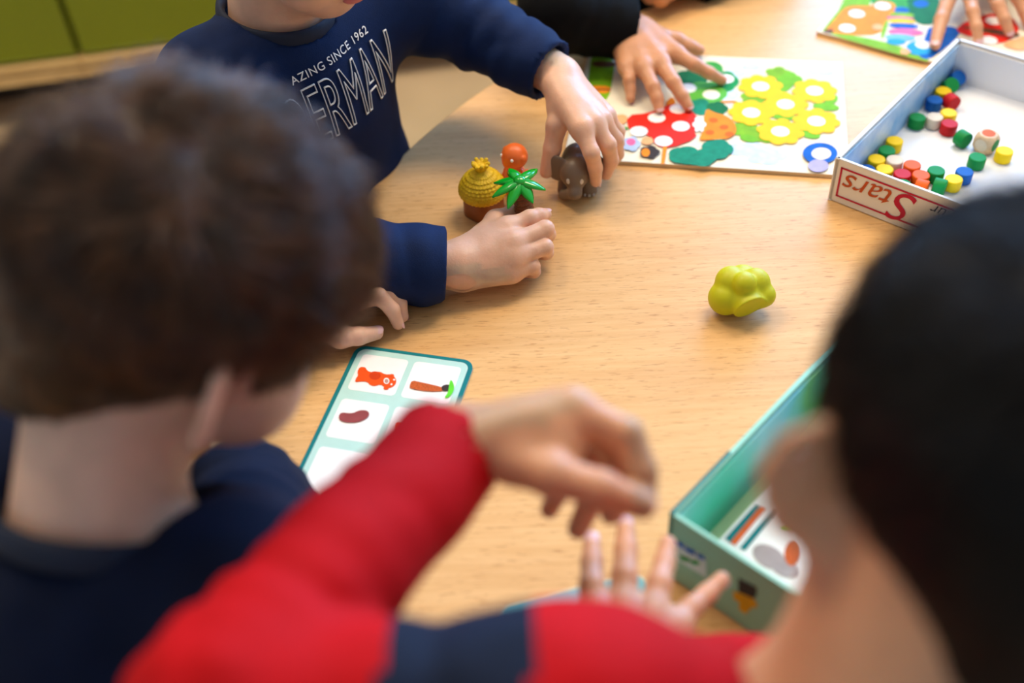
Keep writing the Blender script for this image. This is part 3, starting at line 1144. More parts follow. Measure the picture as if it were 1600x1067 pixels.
# ================================================================== TOYS
# yellow-green bush lying on its side
bushm = mat('bush_rubber', rgb(198, 198, 0), 0.5, 0.02, 60, sss=0.1)
bparts = []
for x, y, z, r in ((1134, 465, .0180, .0162), (1142, 440, .030, .0145), (1180, 442, .028, .0138), (1163, 443, .038, .0110), (1193, 461, .020, .0112), (1160, 454, .022, .0170), (1160, 440, .018, .0160)):
    bparts.append(ell(T(x, y, z), (r, r, r)))
bf0 = union(bparts, .0030)
bs0, bs1 = T(1160, 460, .024), T(1178, 492, .0170)
bcut = nrm(bs1 - bs0)
bstub = rc(bs0, bs1, .0118, .0172)
bcf = T(1173, 482, .0175).astype(np.float32)


def bush_f(P):
    stub = smax(bstub(P), (P - bcf) @ bcut.astype(np.float32), 0.0012)
    return np.maximum(smin(bf0(P), stub, .005), TZ + 0.0004 - P[:, 2])


bctr = T(1158, 462, .02)
o = sdf_obj('toy_bush', bush_f, bctr - .045, bctr + .045, .0011, bushm)
tag(o, 'yellow-green lumpy rubber toy bush lying on the bare table', 'toy')

# hut
hb = T(757, 331, 0)
HUT = empty('toy_hut', hb)
tag(HUT, 'toy hut with yellow thatched roof and brown base', 'toy')
HUTB = mat('hut_brown', rgb(158, 84, 32), 0.45, 0.05, 60)
THATCH = mat('thatch_yellow', rgb(255, 204, 24), 0.5, 0.12, 300, bump=0.5, bscale=500)
lathe('base', [(.0192, .0003), (.0199, .001), (.0200, .004), (.0195, .024), (.017, .026)], hb, HUTB, HUT, 48,
      disp=lambda a, z, r: .0012 * math.cos(4 * a))
rngt = np.random.default_rng(5)
ph = rngt.uniform(0, 6.28, 40)
prof = []
for i in range(46):
    t = i / 45
    z = .0225 + .031 * t
    r = .0236 * (max(0, 1 - (max(0, t - .22) / .80) ** 1.9)) ** .62 + .0008
    if t < .22:
        r -= .0036 * ((.22 - t) / .22) ** 2
    r = max(r, .0052)
    prof.append((r, z))
prof.insert(0, (.012, .0226))


def thd(a, z, r):
    ring = ((z - .0225) / .0034)
    k = int(ring)
    return (0.0011 * (1 - (ring - k)) - .0004 + .0006 * math.sin(31 * a + ph[k % 40]) * (1 - (ring - k)) + .0004 * math.sin(57 * a + 2 * ph[(k + 7) % 40])) * min(1, r / .012)


roof = lathe('roof', prof, hb, THATCH, HUT, 120, disp=thd)
kb_ = hb + up * .051
kp = [rc(kb_, kb_ + up * .005, .0042, .0046)]
for j in range(9):
    a = 2 * math.pi * j / 9
    d = np.array([math.cos(a), math.sin(a), 0])
    kp.append((rc(kb_ + up * .003 + d * .002, kb_ + up * (.0095 + .0015 * (j % 2)) + d * .0078, .0026, .0021), .0012))
kf = union(kp)
o = sdf_obj('topknot', kf, kb_ - .014, kb_ + .018, .0006, THATCH, roof)

# palm tree
pc = T(812, 282, .072)
pbase = T(822, 345, .030)
PALM = empty('toy_palm_tree', (pbase[0], pbase[1], TZ))
tag(PALM, 'green leaved toy palm tree with brown trunk held in a hand', 'toy')
TRUNK = mat('palm_trunk', rgb(146, 78, 32), 0.5, 0.2, 400, bump=0.6, bscale=600)
PLEAF = mat('palm_leaf_green', rgb(6, 176, 40), 0.18, 0.05, 60, coat=0.5)
ta = nrm(pc - pbase)
lo, hi = np.minimum(pc, pbase) - .014, np.maximum(pc, pbase) + .014
wv = waves(3, 5, 500)
trk = rc(pbase, pc - ta * .012, .0105, .0080)
sdf_obj('trunk', lambda P: trk(P) + .0005 * np.sin(((P - pbase.astype(np.float32)) @ ta.astype(np.float32)) * 1800) + .0003 * wv(P), lo, hi, .0008, TRUNK, PALM)
tips = [(585, 390), (860, 395), (940, 595), (820, 722), (575, 775), (425, 665), (440, 530)]
lf = []
for i, (x, y) in enumerate(tips):
    tip = T(700 + x / 6.154, 200 + y / 6.154, .064 + (.006 if i < 2 else 0) - (.005 if i in (3, 4) else 0))
    mid = (pc + tip) / 2 + up * .0035
    dirv = nrm(tip - pc)
    side = nrm(np.cross(up, dirv))
    nn = nrm(np.cross(dirv, side))
    bmx = bmesh.new()
    nseg, rows = 10, []
    for s in range(nseg + 1):
        t = s / nseg
        c = (1 - t) ** 2 * pc + 2 * t * (1 - t) * mid + t * t * tip
        w = .0078 * (0.62 + 0.75 * t) * max(0.0, 1 - t ** 2.0) + .0006
        th = .0016 * (1 - t) + .0006
        row = []
        for q, hh in ((-1, -.6), (-.5, .55), (0, .35), (.5, .55), (1, -.6), (.5, -1.2), (0, -1.4), (-.5, -1.2)):
            row.append(bmx.verts.new(Vector(c + side * w * q + nn * th * hh * 1.6)))
        rows.append(row)
    for a, b in zip(rows[:-1], rows[1:]):
        for j in range(8):
            bmx.faces.new((a[j], a[(j + 1) % 8], b[(j + 1) % 8], b[j]))
    bmx.faces.new(rows[0])
    bmx.faces.new(rows[-1][::-1])
    bm_obj('leaf', bmx, PLEAF, PALM, smooth=True)
sdf_obj('crown', ell(pc, (.0065, .0065, .0045)), pc - .01, pc + .01, .0008, PLEAF, PALM)

# orange monkey figure behind the palm
mb = T(803, 322, 0)
OMAT = mat('monkey_orange', rgb(250, 116, 40), 0.4, 0.04, 60, sss=0.1)
MK = empty('toy_monkey', mb)
tag(MK, 'small orange toy animal standing behind the palm leaves', 'toy')
mh = T(804, 244, .052)
mb2 = np.array([mh[0], mh[1] + .003, TZ])
fdir = nrm([-0.75, -0.66, 0])
sdir = nrm(np.cross(up, fdir))
mp = [ell(mb2 + up * .024, (.0115, .0105, .017)), (ell(mh, (.0138, .0138, .0134)), .003),
      (ell(mh + fdir * .0085 - up * .004, (.0062, .0062, .005)), .003)]
for s in (-1, 1):
    mp.append((ell(mh + sdir * s * .0118 + up * .002, (.0042, .0042, .0045)), .001))
    mp.append((rc(mb2 + sdir * s * .010 + up * .032, mb2 + sdir * s * .0125 + fdir * .006 + up * .018, .0042, .0036), .002))
    mp.append((rc(mb2 + sdir * s * .006 + up * .012, mb2 + sdir * s * .0075 + fdir * .004 + up * .005, .006, .0055), .003))
mp.append((rc(mb2 - fdir * .008 + up * .012, mb2 - fdir * .017 + up * .022, .003, .0024), .002))
mf = union(mp)
sdf_obj('body', lambda P: np.maximum(mf(P), TZ + .0004 - P[:, 2]), mb2 + np.array([-.03, -.03, -.002]), mb2 + np.array([.03, .03, .07]), .0009, OMAT, MK)
for s in (-1, 1):
    c = mh + nrm(fdir * .8 + sdir * s * .55 + up * .25) * .0136
    sdf_obj('eye', ell(c, (.0017, .0017, .0017)), c - .004, c + .004, .0005, WHI, MK)

# elephant
eg = T(896, 303, 0)
ELE = mat('elephant_rubber', rgb(122, 102, 84), 0.42, 0.03, 60)
EL = empty('toy_elephant', eg)
tag(EL, 'dark brown toy elephant gripped by small fingers', 'toy')
ef = nrm([-0.10, -1.0, 0])
es = nrm(np.cross(up, ef))                                   # its right-hand side seen from the front
eh = T(899, 269, .032)
eb = np.array([eh[0] + .004, eh[1] + .022, TZ + .029])
ep = [ell(eb, (.017, .023, .0185)), (ell(eh, (.0160, .0160, .0165)), .006),
      (rc(eh + ef * .008 - up * .004, eh + ef * .017 - up * .014, .0082, .0062), .005),
      (rc(eh + ef * .017 - up * .014, T(880, 304, .008), .0062, .0052), .004)]
for s, fo in ((-1, 0.004), (1, 0.004)):
    ep.append((rc(eb + es * s * .011 + ef * .012 - up * .012, np.array([*(eb + es * s * .0125 + ef * .016)[:2], TZ + .005]), .0085, .0085), .003))
    ep.append((rc(eb + es * s * .011 - ef * .014 - up * .012, np.array([*(eb + es * s * .0125 - ef * .015)[:2], TZ + .005]), .0085, .0085), .003))
    ec = eh + es * s * .0185 - ef * .003 + up * .003
    Re = axes(es * s + ef * -.35, up, np.cross(es * s + ef * -.35, up))
    ep.append((ell(ec, (.0135, .0155, .0032), Re), .002))
e_f = union(ep)
sdf_obj('body', lambda P: np.maximum(e_f(P), TZ + .0004 - P[:, 2]), eb - np.array([.045, .055, .031]), eb + np.array([.045, .045, .035]), .0010, ELE, EL)
EEYE = pm('ele_eye', 226, 214, 196, .05)
for x, y in ((887.5, 283.5), (909, 284)):
    d = nrm(ray(x, y))
    ts = np.linspace(.9, 1.2, 1500)
    Pp = (CAMP + d[None] * ts[:, None]).astype(np.float32)
    v = e_f(Pp)
    i = int(np.argmax(v < 0))
    c = Pp[i].astype(float) if v[i] < 0 else eh + ef * .014
    g = nrm([float(e_f((c + dd).astype(np.float32)[None])[0] - e_f((c - dd).astype(np.float32)[None])[0]) for dd in np.eye(3) * .0008])
    Rn = axes(np.cross(g, up), np.cross(g, np.cross(g, up)), g)
    sdf_obj('eye', ell(c, (.0022, .0032, .0007), Rn), c - .005, c + .005, .0004, EEYE, EL)
TOE = pm('ele_toe', 196, 184, 170, .05)
for s in (-1, 1):
    ft = np.array([*(eb + es * s * .0125 + ef * .016)[:2], TZ + .0035])
    for k in (-1, 0, 1):
        dd = nrm(ef + es * k * .6)
        c = ft + dd * .0088
        sdf_obj('toenail', ell(c, (.0016, .0016, .0018)), c - .003, c + .003, .0005, TOE, EL)

# ================================================================== PEOPLE
def skin(name, c):
    m = mat('skin_' + name, c, 0.42, 0.07, 55, bump=0.12, bscale=420, spec=0.45, sss=0.35)
    return m


def head_axes(az, pitch, roll=0.0):
    az, pitch = math.radians(az), math.radians(pitch)
    fw = np.array([math.cos(az) * math.cos(pitch), math.sin(az) * math.cos(pitch), -math.sin(pitch)])
    rt = np.array([math.sin(az), -math.cos(az), 0])
    u = np.cross(rt, fw)
    q = math.radians(roll)
    rt, u = rt * math.cos(q) + u * math.sin(q), u * math.cos(q) - rt * math.sin(q)
    return np.stack([rt, fw, u], 1)


def local(fn, c, R, s=1.0):
    c = np.asarray(c, np.float32)
    R = np.asarray(R, np.float32)

    def f(P):
        return fn((P - c) @ R / s) * s
    return f


def ear_parts(sx, es_=1.0, out=.80, wide=1.0, dz_=0.0):
    E0 = np.array([sx * .066, -.006, -.014 + dz_])
    b = nrm([sx * out, -math.sqrt(1 - out * out), 0])
    u = nrm([0, -.22, 1])
    n_ = np.cross(b, u)
    prof = [(0, .010), (.004, .024), (.013, .031), (.023, .027), (.028, .014), (.026, 0), (.019, -.014), (.011, -.025), (.003, -.024)]
    q = [E0 + b * a * 1.12 * es_ * wide + u * h * 1.1 * es_ for a, h in prof]
    out = []
    for i in range(len(q) - 1):
        out.append((rc(q[i], q[i + 1], .0036 if i < 6 else .0045, .0036 if i < 5 else .0048), .002))
    out.append((ell(E0 + b * .013 * es_ * wide + u * .002, (.0175 * es_ * wide, .029 * es_, .0046), axes(b, u, n_)), .003))
    out.append((rc(E0 + b * .006 + u * .004, E0 + b * .010 - u * .012, .0035, .004), .003))
    return out


def head_fn(es_=1.0, out=.80, wide=1.0, dz_=0.0):
    base = union([
        ell((0, -.010, .022), (.071, .089, .080)),
        (ell((0, .030, -.028), (.056, .054, .070)), .03),
        (ell((0, .052, -.082), (.026, .024, .020)), .03),
        (ell((.034, .050, -.048), (.026, .028, .030)), .02),
        (ell((-.034, .050, -.048), (.026, .028, .030)), .02),
        (ell((0, .070, .022), (.045, .018, .020)), .02),
    ])
    sock = [ell((s * .031, .090, -.006), (.016, .012, .011)) for s in (-1, 1)]
    nose = union([rc((0, .083, .000), (0, .097, -.028), .006, .0095), (ell((.008, .088, -.031), (.0065, .008, .006)), .004), (ell((-.008, .088, -.031), (.0065, .008, .006)), .004)])
    lips = union([ell((0, .083, -.053), (.019, .009, .0052)), (ell((0, .081, -.062), (.016, .009, .0055)), .001)])
    ears = union(ear_parts(1, es_, out, wide, dz_)), union(ear_parts(-1, es_, out, wide, dz_))

    def f(P):
        d = base(P)
        for s in sock:
            d = smax(d, -s(P), .010)
        d = smin(d, nose(P), .008)
        d = smin(d, lips(P), .003)
        for e in ears:
            d = smin(d, e(P), .005)
        return d
    return f


HEAD = head_fn()
HEAD_BIG_EARS = head_fn(.92, .95, 1.5, .010)


def hand_fn(h, s=1.0):
    ps = s * h.get('ps', 1.0)
    s = s * h.get('fs', 1.0)
    w = np.asarray(h['w'])
    fs = [[np.asarray(q) for q in f] for f in h['f']]
    th = [np.asarray(q) for q in h['t']]
    mm = np.mean([f[0] for f in fs], 0)
    palm = []
    for i, f in enumerate(fs):
        wi = w + (f[0] - mm) * 0.5
        palm.append((rc(wi, f[0], .0125 * ps, .0098 * ps), .009))
    for i in range(3):
        palm.append((rc(fs[i][0] * .8 + w * .2, fs[i + 1][0] * .8 + w * .2, .0088 * s, .0088 * s), .006))
    palm.append((rc(w * .6 + th[0] * .4, th[1], .0105 * s, .0095 * s), .010))
    palm.append((rc(th[1] * .6 + w * .4, fs[0][0] * .55 + w * .45, .0085 * s, .0095 * s), .010))
    for a_, b_, ra, rb in h.get('web', ()):
        palm.append((rc(a_, b_, ra, rb), .012))
    palm = union(palm)
    fings = []
    sizes = [1.0, 1.03, .98, .86]
    for f, z in zip(fs, sizes):
        z *= s
        fings.append(union([rc(f[0], f[1], .0090 * z, .0074 * z), (rc(f[1], f[2], .0076 * z, .0067 * z), .003), (rc(f[2], f[3], .0067 * z, .0056 * z), .003)]))
    tf = union([rc(th[1], th[2], .0096 * s, .0082 * s), (rc(th[2], th[3], .0085 * s, .0066 * s), .003)])

    def f(P):
        d = fings[0](P)
        for g in fings[1:]:
            d = smin(d, g(P), .0012)
        d = smin(d, palm(P), .007)
        return smin(d, tf(P), .005)
    return f


def nail(chain, m, parent, r, s=1.0, dorsal=None):
    a, b, c = chain[-3], chain[-2], chain[-1]
    d = nrm(c - b)
    bend = b - (a + c) / 2
    bend = bend - d * (bend @ d)
    if dorsal is not None:
        bend = np.asarray(dorsal, float)
        bend = bend - d * (bend @ d)
    elif np.linalg.norm(bend) < .0015:
        bend = up - d * (up @ d)
    nn = nrm(bend)
    side = np.cross(d, nn)
    V, Fc = [], []
    nu, nv = 7, 7
    for i in range(nu):
        for j in range(nv):
            x, y = (i / (nu - 1) * 2 - 1), (j / (nv - 1) * 2 - 1)
            x2, y2 = x * math.sqrt(1 - y * y / 2), y * math.sqrt(1 - x * x / 2)
            ang = x2 * 0.85
            p = c + d * (y2 * .0048 * s + .0010) + side * math.sin(ang) * (r + .0004) + nn * (math.cos(ang) * (r + .0004) - .0004 - .0008 * max(0, y2))
            V.append(p)
    for i in range(nu - 1):
        for j in range(nv - 1):
            k = i * nv + j
            Fc.append((k, k + 1, k + nv + 1, k + nv))
    return obj('fingernail', V, Fc, m, parent)


def torus(name, c, axis, R0, r, m, parent, flat_=1.4, n=48, k=12, squash=None):
    ax = nrm(axis)
    x = nrm(np.cross(ax, [0.3, 0.9, 0.1]))
    y = np.cross(ax, x)
    V, Fc = [], []
    for i in range(n):
        a = 2 * math.pi * i / n
        d = x * math.cos(a) + y * math.sin(a)
        rr = R0
        for j in range(k):
            b = 2 * math.pi * j / k
            V.append(c + d * (rr + r * math.cos(b)) + ax * r * flat_ * math.sin(b))
    for i in range(n):
        for j in range(k):
            Fc.append((i * k + j, ((i + 1) % n) * k + j, ((i + 1) % n) * k + (j + 1) % k, i * k + (j + 1) % k))
    return obj(name, V, Fc, m, parent)


def hair_fn(seed, top_t, side_t, rough):
    w1, w2 = waves(seed, 8, 55), waves(seed + 1, 8, 120)

    def f(q):
        # thickness grows from the nape and temples to the top
        h = np.clip((q[:, 2] + .045) / .10, 0, 1)
        t = side_t + (top_t - side_t) * h
        k = ell((0, -.010, .022), (.071, .089, .080))(q)
        nape = ell((0, -.046, -.045), (.044, .038, .055))(q)
        k = smin(k, nape, .03)
        d = k - t - rough * (w1(q) + .6 * w2(q)) * (.4 + h)
        # hairline
        y, z, ax_ = q[:, 1], q[:, 2], np.abs(q[:, 0])
        line = np.where(y > .02, .052 - .2 * np.clip(.075 - y, 0, .1) - .6 * np.clip(.055 - y, 0, .03), np.where(y > -.02, .028 - (.02 - y) * .35, -.005 - (-.02 - y) * 1.35))
        line = np.where((y < .034) & (y > .012), -.012, line)
        line = np.maximum(line, -.092)
        return smax(d, (line - z) * .8, .006)
    return f


def build_hair(parent, c, R, s, m, seed, top_t=.013, side_t=.004, rough=.004, strands=0, length=.022, vox=.0028, name='hair', whorl=(.012, -.062, .075)):
    hf = hair_fn(seed, top_t, side_t, rough)
    f = local(hf, c, R, s)
    c = np.asarray(c)
    V, Q = polygonize(f, c - .14 * s, c + .14 * s, vox)
    o = obj_np(name, V, Q, m, parent)
    if strands:
        r = np.random.default_rng(seed)
        tri = V[Q]
        ar = np.linalg.norm(np.cross(tri[:, 2] - tri[:, 0], tri[:, 3] - tri[:, 1]), axis=1)
        nr = np.cross(tri[:, 2] - tri[:, 0], tri[:, 3] - tri[:, 1])
        nr /= np.linalg.norm(nr, axis=1)[:, None] + 1e-12
        cen = tri.mean(1)
        ql = (cen - c) @ R / s
        outw = np.einsum('ij,ij->i', nr, cen - c) > 0.02
        pw = ar * outw
        idx = r.choice(len(Q), strands, p=pw / pw.sum())
        w = r.uniform(size=(strands, 4))
        w /= w.sum(1)[:, None]
        root = np.einsum('ij,ijk->ik', w, tri[idx])
        nn = nr[idx]
        q = (root - c) @ R / s
        hfac = np.clip((q[:, 2] + .045) / .10, 0, 1)
        t = q - np.array(whorl)
        t += .085 * np.stack([waves(seed + 11, 6, 42)(q), waves(seed + 12, 6, 42)(q), waves(seed + 13, 6, 42)(q)], 1)
        t += np.array([0, .01, -.02])
        t = t @ R.T
        t -= nn * np.einsum('ij,ij->i', t, nn)[:, None]
        t /= np.linalg.norm(t, axis=1)[:, None] + 1e-9
        t += r.normal(size=t.shape) * .10
        L = (length * (.22 + .78 * hfac) * r.uniform(.55, 1.15, strands))[:, None]
        lift = (.05 + hfac * (.16 * r.uniform(0.2, 1.2, strands) + .25 * np.clip(waves(seed + 17, 6, 60)(q), -.2, 1)))[:, None]
        K = 5
        pts = np.zeros((strands, K, 3))
        for k in range(K):
            u = k / (K - 1)
            pts[:, k] = root - nn * .003 + t * L * u + nn * (.003 + L * lift * math.sin(u * 2.4))
        hc = bpy.data.hair_curves.new(name + '_strands')
        hc.add_curves([K] * strands)
        hc.attributes['position'].data.foreach_set('vector', pts.astype(np.float32).ravel())
        ra = hc.attributes.get('radius') or hc.attributes.new('radius', 'FLOAT', 'POINT')
        ra.data.foreach_set('value', np.tile(np.linspace(.0005, .00012, K), strands).astype(np.float32))
        hc.materials.append(m)
        ho = bpy.data.objects.new(name + '_strands', hc)
        COL.objects.link(ho)
        ho.parent = o
    return o


def hair_mat(name, c0, c1, rough=.38, spec=.6):
    m = mat(name, c0, rough, .3, 60, spec=spec)
    rp = [n_ for n_ in m.node_tree.nodes if n_.type == 'VALTORGB'][0]
    rp.color_ramp.elements[0].color = (*c0, 1)
    rp.color_ramp.elements[1].color = (*c1, 1)
    return m


EYEW = mat('eye_white', rgb(236, 232, 226), .15, .01)
EYEI = mat('eye_iris', rgb(60, 40, 26), .1, .1)
NAIL = mat('fingernail_pink', rgb(236, 190, 188), .25, .03, spec=.6)


def person(name, label, skinm, hd, nb, pel, taz, sh, el, wr, hands, shirt_m, sleeve_r=(.046, .040, .034), cuff_back=(.012, .012), hs=1.0,
           hairspec=None, hvox=.003, handvox=(.0016, .0016), shirt_vox=.005, wrinkle=.0022, seed=1, stand=False, regions=None, trouser=None,
           collar_m=None, cuff_n=(None, None), nails=None, torso_r=.092, cuff_flare=(0, 0), head_f=None, neck_r=1.0, nk_off=(0, -.022, -.045)):
    """sh, el, wr, hands: (right, left)"""
    hc, hR, hsz = np.asarray(hd[0]), head_axes(*hd[1:4]), hd[4]
    nb, pel = np.asarray(nb), np.asarray(pel)
    root = empty(name, (pel[0], pel[1], 0))
    tag(root, label, 'person')
    tf = np.array([math.cos(math.radians(taz)), math.sin(math.radians(taz)), 0])
    headf = local(head_f or HEAD, hc, hR, hsz)
    nk0 = hc + hR @ np.array(nk_off) * hsz
    neck = rc(nk0, nb - nrm(nk0 - nb) * .02, .043 * hsz * neck_r, .047 * hsz * neck_r)
    arms = []
    for i in (0, 1):
        arms.append(union([rc(sh[i], el[i], .031, .027), (rc(el[i], wr[i], .0265, .0200 * hs), .01)]))
    handf = [hand_fn(h, hs) if h else None for h in hands]
    chest = nb + nrm(pel - nb) * .115
    inner = union([rc(sh[0], sh[1], .028, .028), (rc(chest, pel, .045, .045), .03)])
    armh = []
    for i in (0, 1):
        if handf[i] is None:
            armh.append(arms[i])
        else:
            armh.append((lambda A, Hn: (lambda P: smin(A(P), Hn(P), .010)))(arms[i], handf[i]))

    def body(P):
        d = smin(headf(P), neck(P), .022)
        d = smin(d, inner(P), .03)
        d = smin(d, armh[0](P), .02)
        return smin(d, armh[1](P), .02)
    boxes, chunks = [], []
    lo, hi = hc - .145 * hsz, hc + .145 * hsz
    V, Q = polygonize(body, lo, hi, hvox)
    chunks.append((V, Q))
    boxes.append((lo + .008, hi - .008))
    for i in (0, 1):
        if handf[i] is None:
            continue
        h = hands[i]
        pts = np.array([h['w']] + [q for f in h['f'] for q in f] + list(h['t']))
        axi = nrm(np.asarray(wr[i]) - el[i])
        pts = np.concatenate([pts, [np.asarray(wr[i]) - axi * .05]])
        lo, hi = pts.min(0) - .016, pts.max(0) + .016
        fn = (lambda Q_: (lambda P: Q_(P)))(armh[i])
        V, Q = polygonize(fn, lo, hi, handvox[i])
        chunks.append((V, Q))
        boxes.append((lo + .006, hi - .006))
    allp = np.array([hc, nb, pel, *sh, *el, *wr])
    V, Q = polygonize(body, allp.min(0) - .13, allp.max(0) + .13, .007)
    V, Q = drop_inside(V, Q, boxes)
    chunks.append((V, Q))
    V, Q = join_np(chunks)
    bo = obj_np('body', V, Q, skinm, root)
    # ---- shirt
    wv, wv2 = waves(seed + 30, 7, 48), waves(seed + 31, 7, 110)
    flatk = .30
    tax = nrm(nb - pel)
    tfl = nrm(tf - tax * (tf @ tax)).astype(np.float32)
    belly = nb * .38 + pel * .62
    tc = rc(chest, belly, torso_r, torso_r * .95)
    tp = rc(belly, pel, torso_r * .95, torso_r)
    sho = union([rc(sh[0], sh[1], sleeve_r[0] * .95, sleeve_r[0] * .95), (rc(nb - nrm(nk0 - nb) * .036, np.asarray(sh[0]), .050, .044), .03), (rc(nb - nrm(nk0 - nb) * .036, np.asarray(sh[1]), .050, .044), .03)])
    cref = belly.astype(np.float32)
    slv = []
    for i in (0, 1):
        axi = nrm(np.asarray(wr[i]) - el[i])
        cuff = np.asarray(wr[i]) - axi * cuff_back[i]
        cn = nrm(cuff_n[i]) if cuff_n[i] is not None else axi
        fl = cuff_flare[i]
        a_ = rc(sh[i], el[i], sleeve_r[0], sleeve_r[1])
        b_ = rc(el[i], cuff + axi * .02, sleeve_r[1], sleeve_r[2] + fl)
        ln = float(np.linalg.norm(cuff - el[i]))

        def sl(P, a_=a_, b_=b_, cuff=cuff.astype(np.float32), cn=cn.astype(np.float32), axi=axi.astype(np.float32), arm=arms[i], e0=np.asarray(el[i], np.float32), ln=ln, uax=nrm(np.asarray(el[i]) - sh[i]).astype(np.float32)):
            s_ = (P - e0) @ axi
            ring = np.sin(s_ * 260 + 2.5 * wv(P)) * np.exp(-np.abs(s_ - ln * .15) / .05)
            b = b_(P) + wrinkle * (.7 * ring + wv(P) + .4 * wv2(P) + .5 * (1 - 2 * np.abs(np.sin(s_ * 55 + 2.6 * wv(P)))))
            dn = (P - cuff) @ cn
            b = np.maximum(b, dn)
            hole = np.maximum(arm(P) - .0045, -(dn + .014))
            b = np.maximum(b, -hole)
            a = a_(P) + wrinkle * (wv(P) + .5 * wv2(P) + .9 * (1 - 2 * np.abs(np.sin(((P - e0) @ uax) * 62 + 2.2 * wv(P)))))
            return a, b
        slv.append(sl)
    nax = nrm(nk0 - nb).astype(np.float32)
    nbf = (nb - nax * .004).astype(np.float32)
    nhole = rc(nb - nrm(nk0 - nb) * .006, hc, .052 * hsz * neck_r, .056 * hsz * neck_r)

    def shirt(P):
        off = (P - cref) @ tfl
        Pf = P + tfl[None] * (off * flatk)[:, None]
        d = smin(tc(Pf), tp(Pf), .03)
        d = smin(d, sho(P), .045) + wrinkle * (wv(P) + .4 * wv2(P))
        for sl in slv:
            a, b = sl(P)
            d = smin(d, a, .03)
            d = smin(d, b, .012)
        return smax(d, -np.maximum(nhole(P), -((P - nbf) @ nax)), .004)
    lo, hi = allp[1:].min(0) - .14, allp[1:].max(0) + .14
    V, Q = polygonize(shirt, lo, hi, shirt_vox)
    mats = shirt_m if isinstance(shirt_m, list) else [shirt_m]
    fm = None
    if regions is not None:
        fm = regions(V[Q].mean(1))
    so = obj_np('shirt', V, Q, None, root, mats=mats, fmat=fm)
    torus('collar', nb + nrm(nk0 - nb) * .004, nk0 - nb, .0535 * hsz * neck_r, .0045, collar_m or mats[0], so, 2.0)
    # ---- trousers
    tm = trouser or mat('denim_navy', rgb(34, 42, 66), .8, .1, 120, bump=.2, bscale=700)
    tr = np.array([tf[1], -tf[0], 0])
    tp_ = [rc(pel + tr * .035, pel - tr * .035, .085, .085)]
    for s in (-1, 1):
        hip = pel + tr * s * .055 - up * .02
        if stand:
            knee = np.array([hip[0] + tf[0] * .04, hip[1] + tf[1] * .04, .27])
            ank = np.array([hip[0], hip[1], .055])
        else:
            knee = np.array([*(hip + tf * .24 + tr * s * .03)[:2], max(.30, hip[2] - .03)])
            ank = np.array([*(knee - tf * .02)[:2], .055])
        tp_ += [(rc(hip, knee, .068, .05), .03), (rc(knee, ank, .05, .04), .02)]
    tfun = union(tp_)
    lo = np.array([pel[0] - .45, pel[1] - .45, 0.0])
    hi = np.array([pel[0] + .45, pel[1] + .45, pel[2] + .13])
    V, Q = polygonize(lambda P: np.maximum(tfun(P), .012 - P[:, 2]), lo, hi, .009)
    obj_np('trousers', V, Q, tm, root)
    # ---- face pieces
    for s in (-1, 1):
        ec = hc + hR @ np.array([s * .031, .0675, -.006]) * hsz
        e_ = sdf_obj('eye', ell(ec, (.0115, .0115, .0115)), ec - .014, ec + .014, .002, EYEW, root)
        ic = ec + hR @ np.array([0, .0085, -.002])
        sdf_obj('iris', ell(ic, (.0068, .0045, .0068), hR), ic - .008, ic + .008, .001, EYEI, e_)
    lipm = mat('lip_pink', rgb(206, 112, 106), .35, .05, sss=.2)
    lc = hc + hR @ np.array([0, .0845, -.0575]) * hsz
    lf_ = local(union([ell((0, .0845, -.053), (.0185, .0090, .0052)), (ell((0, .0825, -.062), (.0155, .0090, .0055)), .001)]), hc, hR, hsz)
    sdf_obj('lips', lf_, lc - .026, lc + .026, .0012, lipm, root)
    if hairspec:
        build_hair(root, hc, hR, hsz, **hairspec)
    if nails:
        for hi_, fi, dors in nails:
            h = hands[hi_]
            ch = [np.asarray(q) for q in (h['t'] if fi == 't' else h['f'][fi])]
            nail(ch, NAIL, bo, (.0066 if fi == 't' else .0056) * hs, hs, dors)
    return root, so, bo


NAVY = mat('navy_jersey', rgb(0, 28, 72), .8, .12, 40, bump=.25, bscale=900, spec=.25)
NAVYA = mat('deep_navy_jersey', rgb(3, 15, 42), .85, .12, 40, bump=.25, bscale=900, spec=.2)
NAVYD = mat('dark_navy_jersey', rgb(8, 22, 46), .8, .12, 40, bump=.25, bscale=900, spec=.25)
NAVYC = mat('collar_navy', rgb(14, 26, 50), .8, .1)
REDJ = mat('red_jersey', rgb(188, 0, 10), .8, .06, 40, bump=.2, bscale=900, spec=.2)
BLACKJ = mat('black_jersey', rgb(8, 8, 10), .85, .1, 40, bump=.25, bscale=800, spec=.15)
GREYJ = mat('grey_jersey', rgb(120, 124, 134), .8, .1, 40, bump=.25, bscale=800)
FAIR = skin('fair', rgb(232, 186, 160))
FAIR2 = skin('fair_warm', rgb(230, 180, 150))
TAN = skin('tan', rgb(212, 152, 112))
MID = skin('light_brown', rgb(219, 160, 120))
BROWNH = hair_mat('hair_brown', rgb(42, 22, 9), rgb(100, 60, 27), .33, .5)
BLACKH = hair_mat('hair_black', rgb(8, 6, 5), rgb(18, 13, 11), .4, .25)


def chain(*q):
    return [T(*p_) for p_ in q]


def dchain(*q):
    return [D(*p_) for p_ in q]


